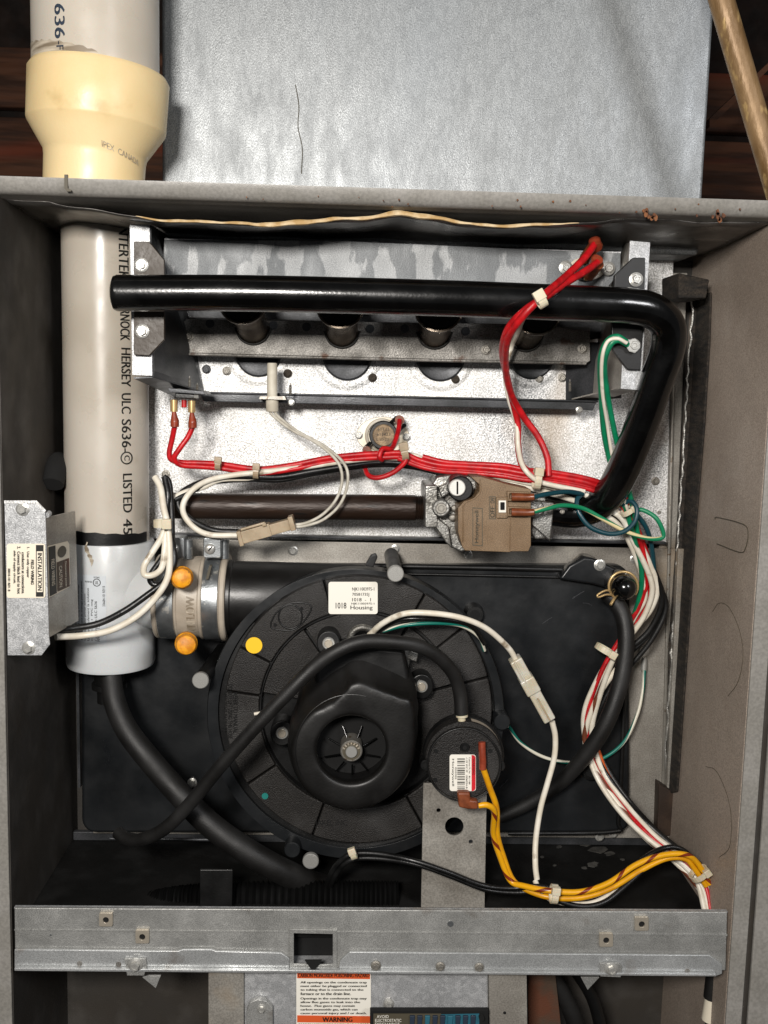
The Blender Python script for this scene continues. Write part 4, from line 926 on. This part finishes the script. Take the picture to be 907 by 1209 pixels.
prism('spade_boot', [(540, 936), (555, 936), (556, 945), (565, 946), (565, 956), (553, 956), (542, 954)], .010, .017, m['terminal_brown'], ps, bevel=.0015)

# ------------------------------------------------------------------ hoses
tag(tube('drain_hose', [(131, 800, .09), (136, 830, .082), (150, 862, .075), (175, 895, .068), (210, 935, .062), (250, 975, .058), (300, 1010, .055), (345, 1034, .062), (385, 1048, .085), (425, 1050, .115)], 17, m['rubber'], None, seg=28, radii=lambda f: .0078+.0022*f),
    'thick black drain hose curving down from the white tee to the floor', 'hose')
tag(tube('pressure_hose', [(545.3, 843, .030), (543, 818, .030), (535, 795, .026), (518, 776, .020), (495, 763, .014), (465, 758, .010), (432, 757, .008), (405, 765, .006), (375, 784, .004), (340, 818, .002), (300, 860, .003), (260, 905, .008), (225, 948, .016), (195, 978, .026), (168, 991, .036), (150, 990, .044), (139, 983, .05)], 8.3, m['rubber'], None, seg=24),
    'slim black rubber hose looping from the pressure switch across the motor cover', 'hose')
dh = thing('side_drain_hose', 'black rubber hose hanging from the round capped port at the right', 'hose', P(733, 700, .11))
tube('hose', [(716, 700, .112), (728, 712, .108), (737, 732, .104), (739, 765, .100), (732, 808, .096), (715, 855, .094), (690, 893, .100), (660, 925, .110), (625, 948, .118), (590, 965, .122)], 11.5, m['rubber'], dh, seg=24, radii=lambda f: .0064-.002*max(0, (f-.6))*2)
lathe('cap', P(736, 693, .098), (0, 1, 0), [(.001, -.0118), (.0045, -.011), (.0073, -.0084), (.0092, -.0045), (.0098, .001), (.0098, .02)], m['black_paint'], dh, 36)
rg = [(736+17*math.cos(math.radians(t)), 692+17*math.sin(math.radians(t)), .100) for t in range(130, 410, 14)]
tube('spring_clip', rg, 1.7, m['brass'], dh, n=3, seg=8)
tube('spring_clip', [(724, 700, .099), (716, 697, .096), (706, 702, .094), (707, 705, .094), (716, 702, .096), (727, 703, .099)], 1.2, m['brass'], dh, seg=8)
tube('spring_clip', [(728, 703, .099), (724, 709, .096), (721, 714, .094)], 1.8, m['brass'], dh, seg=8)

# ------------------------------------------------------------------ wires
def wire(pts, rp, mat, label, name='wire', cat='wire', group=None):
    pts = [pts[0]]+[(a+random.uniform(-.7, .7), b+random.uniform(-.7, .7), c_) for a, b, c_ in pts[1:-1]]+[pts[-1]]
    o = tube(name, pts, rp, m[mat], None, n=8, seg=10); return tag(o, label, cat, group)
def off(pts, dx, dy, dz=0, wob=0, ph=0): return [(a+dx+wob*math.sin(i*1.3+ph), b+dy+wob*math.cos(i*1.7+ph), c_+dz) for i, (a, b, c_) in enumerate(pts)]
# flag terminals on the red leads at the flame switch
def spade(x, y0, name='spade_terminal', parent=None):
    tube('terminal_barrel', [(x, y0, .082), (x, y0+14, .082)], 4.3, m['brass'], parent, seg=10)
    a = [(x, y0+13, .082), (x+.5, y0+20, .082), (x+1, y0+26, .082), (x+1, y0+32, .082)]
    tube('terminal_boot', a, 5, m['terminal_orange'], parent, seg=10, radii=lambda f: .0013+.0018*min(1, f*1.6))
w1 = thing('red_lead', 'red wire from the left spade terminal under the burner box', 'wire', P(206, 505, .085), 'red switch leads')
spade(205.5, 472, parent=w1)
RB = [(262, 548, .094), (305, 553.5, .095), (345, 549, .096), (385, 541, .098), (425, 536.5, .1), (455, 535, .1), (475, 535, .1), (495, 543, .1), (520, 549, .098), (550, 551, .096), (590, 554, .09), (620, 559, .085), (650, 562, .083), (685, 568, .083), (712, 577, .086), (735, 592, .09)]
tube('wire', [(206.5, 503, .084), (203, 520, .086), (200, 535, .087), (203, 543, .088), (215, 546, .09), (235, 546.5, .092)]+RB, 3.2, m['red'], w1)
w2 = thing('red_lead', 'red wire from the right spade terminal beside the reset button', 'wire', P(227, 505, .085), 'red switch leads')
spade(226.5, 473, parent=w2)
tube('wire', [(227.5, 504, .084), (222, 516, .084), (212, 530, .083), (206, 541, .084), (214, 549, .087), (238, 551, .09)]+off(RB, 0, 5, -.002), 3.2, m['red'], w2)
RD = [(735, 592, .09), (752, 625, .092), (764, 660, .10), (765, 690, .106), (757, 715, .11), (750, 728, .112), (735, 752, .115), (716, 785, .117), (703, 815, .119), (695, 850, .119), (697, 882, .118), (710, 915, .112), (735, 950, .10), (765, 983, .08), (790, 1003, .07), (815, 1022, .06), (834, 1045, .05), (842, 1080, .04)]
wire([(470, 541, .097)]+off(RB[7:], 0, 7, -.003)+off(RD[1:], -2, 0, -.002), 3.0, 'red', 'lowest red wire in the harness passing over the gas valve and down the right side')
wire(off(RB[7:], 4, -4, 0)+off(RD[1:], 3, 3, .002), 3.0, 'red', 'topmost red wire of the bundle right of the gas valve')
# thermostat loop
wire([(472, 496, .122), (470, 508, .116), (467, 520, .108), (462, 530, .1), (452, 530, .094), (448, 539, .092), (451, 543, .096)], 3, 'red', 'short red wire running down from the upper thermostat terminal')
wire([(431, 534, .122), (431, 548, .11), (435, 561, .10), (447, 564, .096), (463, 558, .094), (477, 547, .092), (480, 539, .092)], 3, 'red', 'small red wire loop hanging below the limit thermostat')
# rollout leads
wire([(703, 287, .048), (692, 303, .038), (670, 324, .024), (643, 348, -.006), (618, 372, -.008), (600, 400, .01), (597, 430, .04), (603, 462, .07), (617, 490, .082), (635, 515, .084), (646, 540, .082), (648, 562, .08)], 4.2, 'red', 'red wire from the upper rollout switch terminal crossing in front of the black manifold')
wire([(705, 310, .046), (694, 318, .036), (668, 334, .020), (645, 350, -.004), (620, 366, -.006), (601, 388, .006), (594, 412, .03), (597, 440, .06), (606, 475, .082), (611, 500, .088), (612, 525, .088), (617, 550, .084), (635, 563, .081)], 4.2, 'red', 'red wire from the lower rollout switch terminal looping over the manifold')
wire([(636, 362, .012), (620, 372, .04), (610, 395, .07), (604, 410, .09), (597, 437, .088), (601, 470, .088), (610, 500, .088), (612, 528, .086), (617, 550, .078), (632, 566, .075), (650, 572, .076), (690, 580, .08)], 3.1, 'white_wire', 'off white wire hanging behind the two red rollout leads')
# white / black pairs from left loop
WB = [(280, 632, .075), (250, 632, .075), (232, 625, .074), (218, 610, .074), (216, 595, .074), (228, 578, .078), (250, 566, .086), (280, 560, .09), (320, 557, .093), (360, 551, .095), (400, 545, .097), (440, 541, .1), (475, 541, .1), (500, 546, .102), (535, 555, .1), (570, 560, .094), (605, 566, .088), (640, 573, .085), (680, 581, .085), (710, 593, .087), (735, 610, .09), (752, 636, .094), (768, 668, .10), (776, 695, .105), (768, 720, .108), (750, 742, .112), (722, 775, .116), (706, 800, .117), (691, 838, .118), (690, 870, .117), (703, 915, .108), (730, 955, .092), (762, 988, .075), (795, 1012, .064), (820, 1034, .054), (833, 1078, .04)]
BK = [(282, 628, .078), (252, 626, .078), (228, 615, .076), (212, 600, .077), (213, 584, .08), (232, 571, .086), (262, 564, .09), (295, 562, .094), (330, 563, .096), (370, 556, .098), (410, 550, .1), (450, 546, .103), (485, 548, .103), (520, 556, .1), (560, 563, .095), (600, 571, .091), (640, 578, .089), (680, 585, .089), (712, 598, .091), (738, 616, .096), (760, 650, .10), (779, 690, .104), (780, 715, .106), (766, 745, .110), (742, 768, .114), (718, 795, .118), (702, 830, .12), (699, 870, .12), (710, 905, .112), (738, 943, .10), (768, 976, .082), (796, 1000, .072), (822, 1024, .062), (840, 1050, .05), (848, 1085, .04)]
wire(WB, 3.4, 'white_wire', 'white wire leaving the tan plug connector and looping left over the rusty pipe')
wire(BK, 3.5, 'black_wire', 'black wire leaving the tan plug connector beside the white wire')
wire([(200, 604, .078), (206, 592, .076), (222, 582, .08), (245, 571, .088)]+off(BK[6:], 2, 3.2, .003), 3.2, 'black_wire', 'black wire of the harness starting at the rusty pipe end left of the loop')
WV = [(200, 600, .076), (204, 590, .076), (218, 582, .080), (240, 575, .086), (262, 566, .092), (300, 565, .097), (340, 557, .099), (380, 550, .1), (430, 539, .104), (480, 537, .106), (510, 546, .105), (560, 559, .098), (605, 570, .09), (645, 581, .087), (680, 592, .087), (712, 607, .089), (730, 620, .092), (745, 645, .097), (758, 680, .103), (762, 705, .107), (750, 728, .111)]
wire(WV+off(RD[6:], -3, 6, 0), 3.4, 'white_wire', 'white wire of the harness starting at the rusty pipe end beside the tie knot')
wire([(690, 588, .086), (716, 600, .088), (735, 612, .088), (748, 640, .092), (766, 675, .098), (770, 700, .102), (760, 728, .106), (740, 757, .110), (722, 785, .111)]+off(RD[9:], 5, 0, -.003), 3.4, 'white_wire', 'white wire nearest the capped port in the vertical harness')
wire([(700, 600, .094), (728, 612, .095), (752, 640, .1), (772, 680, .104), (786, 715, .106), (772, 752, .108), (745, 785, .112), (722, 812, .114), (706, 846, .116)]+off(RD[10:], 9, -3, .004), 3.2, 'black_wire', 'outermost black wire bulging right in the vertical harness')
# ground wires
wire([(740, 404, .036), (728, 398, .034), (716, 403, .036), (709, 425, .042), (710, 465, .055), (714, 510, .07), (722, 550, .076), (732, 585, .082), (740, 605, .086), (748, 632, .09), (757, 665, .098), (757, 695, .105), (748, 728, .111), (733, 757, .114)]+off(RD[7:], 4, 3, .001), 3.4, 'green_wire', 'green ground wire dropping from the ring terminal at the right bracket')
wire([(741, 407, .037), (730, 402, .033), (720, 407, .033), (714, 428, .038), (717, 462, .05), (724, 505, .062), (733, 545, .07), (742, 580, .078), (748, 602, .084), (753, 630, .09)], 3.4, 'green_wire', 'second green ground wire beside the cream striped wire at the right bracket')
wire([(740, 405, .033), (728, 400, .031), (717, 404, .032), (711, 425, .036), (712, 462, .05), (717, 500, .064), (724, 540, .072), (734, 580, .079), (742, 605, .085)], 2.2, 'white_wire', 'thin cream wire between the two green ground wires')
rt_ = thing('ring_terminal', 'silver ring terminal crimped on ground wires at the lower right black bracket', 'terminal', P(745, 406, .036))
tube('barrel', [(729, 400, .034), (740, 404, .036)], 3.6, m['steel'], rt_); prism('ring', [(736, 399), (744, 401), (750, 399), (756, 405), (756, 411), (750, 417), (743, 415), (738, 407)], .0365, .0378, m['steel'], rt_, bevel=.0003)
wire([(630, 587, .055), (645, 583, .06), (668, 580, .07), (688, 583, .08)], 3, 'teal_wire', 'short dark teal wire leaving the upper valve terminal')
wire([(688, 583, .082), (682, 590, .078), (684, 605, .074), (697, 622, .072), (718, 630, .072), (738, 627, .072), (750, 614, .074), (752, 600, .076), (744, 592, .08), (735, 596, .084)], 2.9, 'teal_wire', 'dark teal wire making a round loop right of the gas valve')
wire([(631, 604, .055), (645, 600, .058), (665, 597, .064), (688, 600, .07), (712, 613, .072), (740, 628, .074), (765, 636, .078), (781, 636, .08), (783, 628, .08), (775, 612, .08), (760, 603, .084), (748, 602, .086)], 2.7, 'green_yellow', 'green and yellow striped wire leaving the lower valve terminal in a long loop')
wire([(745, 600, .084), (762, 622, .09), (770, 650, .096), (772, 690, .106), (764, 712, .112), (745, 740, .116), (725, 770, .119)]+off(RD[8:], 7, 3, .003), 3, 'teal_wire', 'dark teal wire running down inside the vertical harness')
# left hanging white/black loop to junction box
wire([(183, 563, .07), (190, 575, .066), (193, 600, .06), (198, 620, .056), (200, 650, .052), (198, 680, .05), (184, 705, .048), (160, 728, .046), (130, 744, .044), (95, 750, .042), (66, 752, .03)], 4, 'white_wire', 'long white wire curving from the tie knot across the tee to the junction box')
wire([(195, 565, .07), (199, 585, .066), (197, 612, .064), (203, 640, .058), (205, 665, .054), (194, 686, .053), (174, 702, .051), (146, 722, .047), (116, 736, .045), (86, 742, .040), (62, 745, .030)], 4, 'black_wire', 'long black wire following the white one across the tee to the junction box')
wire([(196, 612, .056), (192, 632, .054), (180, 652, .052), (170, 668, .05), (171, 679, .05), (182, 679, .05), (191, 670, .05), (195, 650, .052), (196, 622, .056)], 3.8, 'white_wire', 'white wire loop hanging below the tie knot beside the tee')
wire([(200, 612, .066), (203, 640, .064), (190, 660, .062), (178, 680, .06), (180, 690, .06), (192, 688, .06), (201, 672, .058), (203, 640, .06), (200, 575, .07), (193, 562, .07)], 3.6, 'black_wire', 'black wire loop hanging below the tie knot behind the white loop')
# igniter thin leads
wire([(319, 486, .105), (324, 492, .103), (345, 508, .098), (375, 524, .09), (398, 545, .083), (404, 568, .079), (397, 590, .077), (380, 608, .075), (360, 617, .074), (342, 620, .074)], 1.8, 'thin_white', 'thin pale igniter lead on the inside of the curve')
wire([(324, 486, .105), (330, 493, .102), (352, 509, .096), (384, 527, .088), (406, 548, .081), (411, 568, .078), (402, 594, .076), (384, 612, .074), (362, 620, .073), (342, 623, .073)], 1.8, 'thin_white', 'thin pale igniter lead on the outside of the curve')
pc = thing('plug_connector', 'tan plastic plug connector lying slanted under the rusty gas pipe', 'connector', P(315, 629, .07))
def along(p0, p1, a, b, w0, w1, y0, y1, name, mat, parent, bevel=.0005):
    dx, dy = p1[0]-p0[0], p1[1]-p0[1]; L_ = math.hypot(dx, dy); dx /= L_; dy /= L_
    q_ = [(p0[0]+dx*a-dy*w0, p0[1]+dy*a+dx*w0), (p0[0]+dx*b-dy*w0, p0[1]+dy*b+dx*w0), (p0[0]+dx*b-dy*w1, p0[1]+dy*b+dx*w1), (p0[0]+dx*a-dy*w1, p0[1]+dy*a+dx*w1)]
    return prism(name, q_, y0, y1, mat, parent, bevel=bevel)
A, B = (281, 637), (348, 618)
along(A, B, 4, 40, -8, 7, .064, .076, 'socket_half', m['nylon_tan'], pc); along(A, B, 36, 66, -6.5, 6.5, .065, .075, 'plug_half', m['nylon_tan'], pc)
along(A, B, 0, 5, -9, 9, .063, .077, 'end_flange', m['nylon_tan'], pc); along(A, B, 63, 69, -9, 8, .0635, .0765, 'end_flange', m['nylon_tan'], pc)
along(A, B, 6, 36, -11.5, -8.5, .062, .066, 'latch_arm', m['nylon_tan'], pc); along(A, B, 32, 37, -10, -6, .062, .067, 'latch_hook', m['nylon_tan'], pc)
# motor leads: white with inline connector
wire([(436, 750, .045), (452, 735, .036), (478, 725, .030), (510, 724, .028), (545, 730, .03), (575, 742, .036), (600, 765, .044), (610, 781, .048)], 3.6, 'white_wire', 'white motor lead arching over the blower to the clear inline connector')
wire([(652, 852, .05), (655, 870, .052), (655, 895, .052), (646, 925, .050), (638, 955, .048), (633, 990, .044), (632, 1020, .038), (634, 1038, .036)], 3.6, 'white_wire', 'white wire dropping from the clear inline connector to the floor')
ic = thing('inline_connector', 'clear plastic inline connector joining the white motor wire over the cover', 'connector', P(632, 816, .045))
A, B = (609, 780), (650, 854)
along(A, B, 0, 42, -8, 7.5, .043, .056, 'female_half', m['nylon_clear'], ic, .0012); along(A, B, 26, 46, -9.5, 8.5, .0415, .0575, 'sleeve', m['nylon_clear'], ic, .0012)
along(A, B, 44, 83, -8.5, 6.5, .043, .056, 'male_half', m['nylon_clear'], ic, .0012); along(A, B, 2, 30, 1, 3, .0412, .0432, 'rib', m['nylon_clear'], ic, .0003); along(A, B, 52, 82, -2, 0, .0412, .0432, 'rib', m['nylon_tan'], ic, .0003)
wire([(452, 745, .05), (480, 738, .045), (515, 736, .045), (545, 739, .05), (565, 752, .058), (572, 768, .066)], 2.3, 'green_white', 'thin green striped motor ground wire under the white motor lead')
wire([(445, 746, .048), (470, 733, .042), (500, 730, .04), (540, 734, .045), (560, 742, .052), (572, 760, .062)], 3, 'black_wire', 'black motor lead between the white and green motor leads')
gw = thing('ground_wire', 'thin green white ground wire hanging from the screw right of the black cover', 'wire', P(760, 775, .12))
tube('wire', [(601, 858, .10), (615, 877, .108), (640, 893, .113), (670, 900, .116), (705, 898, .118), (735, 878, .12), (752, 845, .125), (759, 815, .13), (761, 790, .135)], 2.1, m['green_white'], gw)
tube('ring_barrel', [(760, 792, .135), (761, 777, .14)], 3.6, m['steel'], gw); cyl('ring_tongue', 761, 769, .1435, .1445, 6, m['steel'], gw)
# pressure switch yellow wires
wire([(571, 908, .013), (578, 930, .016), (586, 955, .022), (588, 985, .03), (595, 1012, .034), (605, 1038, .034), (620, 1050, .030), (648, 1059, .022), (685, 1060, .022), (720, 1050, .028), (755, 1028, .038), (785, 1014, .044), (808, 1014, .046), (820, 1024, .046), (834, 1046, .044)], 3.7, 'yellow_wire', 'yellow wire from the upper pressure switch terminal to the right cable tie')
wire([(565, 951, .014), (575, 951, .014), (583, 958, .018), (583, 985, .028), (590, 1012, .032), (602, 1040, .032), (620, 1046, .026), (650, 1052, .018), (685, 1053, .018), (718, 1043, .024), (752, 1021, .034), (783, 1009, .04), (810, 1009, .043), (825, 1020, .045), (838, 1044, .043)], 3.7, 'yellow_brown', 'yellow wire with brown tracer from the lower pressure switch terminal')
wire([(632, 1048, .024), (655, 1055, .024), (690, 1058, .026), (725, 1046, .03), (755, 1026, .042), (780, 1016, .05)], 3, 'orange_wire', 'short brown orange wire lying among the yellow wires near the rail')
BW = [(384, 1050, .06), (392, 1030, .05), (405, 1014, .044), (420, 1008, .042), (450, 1009, .038), (490, 1016, .03), (530, 1030, .028), (570, 1045, .03), (605, 1049, .03), (640, 1047, .028), (680, 1057, .03), (720, 1046, .034), (760, 1014, .042), (785, 1001, .05), (805, 1002, .05), (825, 1020, .05)]
wire(BW, 3.3, 'black_wire', 'black wire rising from the drain hose and crossing low to the right harness')
wire(off(BW[:10], 3, 5, .001)+[(640, 1056, .024), (680, 1070, .022), (712, 1066, .024), (740, 1045, .032), (775, 1015, .044), (798, 1008, .048)], 3.3, 'black_wire', 'lower black wire of the low pair crossing the grey switch bracket')
wire([(632, 1040, .036), (638, 1052, .03), (655, 1064, .026), (690, 1067, .026), (716, 1058, .03), (745, 1035, .04), (775, 1018, .05)], 3.4, 'white_wire', 'white wire lying under the yellow wires near the rail')
# right lower vertical harness extras
wire([(728, 790, .113), (708, 820, .115), (693, 855, .116), (692, 880, .116), (708, 918, .108), (735, 955, .094), (765, 990, .078), (800, 1020, .064), (826, 1050, .052), (845, 1090, .04)], 3.6, 'brown_white', 'white wire with brown tracer bowing over the right edge of the black cover')
wire(off(RD[10:], -4, 3, -.002), 3.3, 'white_wire', 'outer white wire of the lower right harness below the side hose')
wire(off(RD[10:], 8, 1, 0), 3.1, 'orange_wire', 'orange wire inside the lower right harness above the clip')
wire(off(RD[10:], 1, 7, 0), 3.1, 'teal_wire', 'teal wire inside the lower right harness above the clip')
# ------------------------------------------------------------------ cable ties
def tie(cx, cy, y, w, h, ang, label, mat='nylon'):
    t = thing('cable_tie', label, 'cable tie', P(cx, cy, y), 'nylon cable ties')
    an = math.radians(ang); k = sc(y); c0 = P(cx, cy, y); u = Vector((math.cos(an), 0, -math.sin(an))); v = Vector((math.sin(an), 0, math.cos(an)))
    # closed strap round the bundle (oval in the v / depth plane)
    n = 20; vs = []; fs = []
    for i in range(n):
        th_ = 2*math.pi*i/n; p = v*(h*k*math.cos(th_))+Vector((0, h*k*.9*math.sin(th_), 0))+Vector((0, h*k*.9, 0))
        q_ = p*1.0+(v*math.cos(th_)+Vector((0, math.sin(th_), 0)))*.0007
        for s_ in (-1, 1): vs.append(c0+p+u*(w*k*s_)); vs.append(c0+q_+u*(w*k*s_))
    for i in range(n):
        j = (i+1) % n; a, b = 4*i, 4*j; fs += [(a, a+2, b+2, b), (a+1, b+1, b+3, a+3), (a, b, b+1, a+1), (a+2, a+3, b+3, b+2)]
    mk('strap', vs, fs, m[mat], t, False)
    hd = c0+v*(h*k*.75)+Vector((0, -.0012, 0)); a = w*1.35*k; b = w*1.25*k
    prism3('tie_head', [[hd-u*a-v*b, hd+u*a-v*b, hd+u*a+v*b, hd-u*a+v*b]], Vector((0, .004, 0)), m[mat], t, bevel=.0005)
    return t
tie(257, 548, .082, 3.2, 6, 5, 'leftmost of the small cable ties on the red wires below the igniter', 'nylon_tan')
tie(302, 557, .086, 3.2, 8, 4, 'cable tie gripping red, white and black wires left of the igniter lead', 'nylon_tan')
tie(478, 534, .088, 4, 9, -12, 'tan cable tie just right of the limit thermostat', 'nylon_tan')
tie(636, 566, .068, 4, 12, 4, 'pale cable tie standing upright above the gas valve terminals')
tie(744, 604, .078, 3, 9, 55, 'cable tie where the green wires join the harness bend')
tie(640, 354, -.02, 5, 8, -32, 'yellowish cable tie on the red wires in front of the manifold')
tie(190, 619, .046, 4.5, 9, 88, 'cable tie knotting the white loop beside the lower vent pipe')
tie(717, 770, .098, 3.5, 12, 118, 'cable tie angled on the wires beside the side drain hose')
tie(417, 1010, .032, 3.5, 6.5, -20, 'cable tie anchoring black wires at the bottom of the blower')
tie(656, 1060, .008, 4, 11, 5, 'cable tie on the yellow wires just above the rail')
tie(829, 1036, .034, 3.5, 12, 53, 'white cable tie on the lower right harness beside the wall')
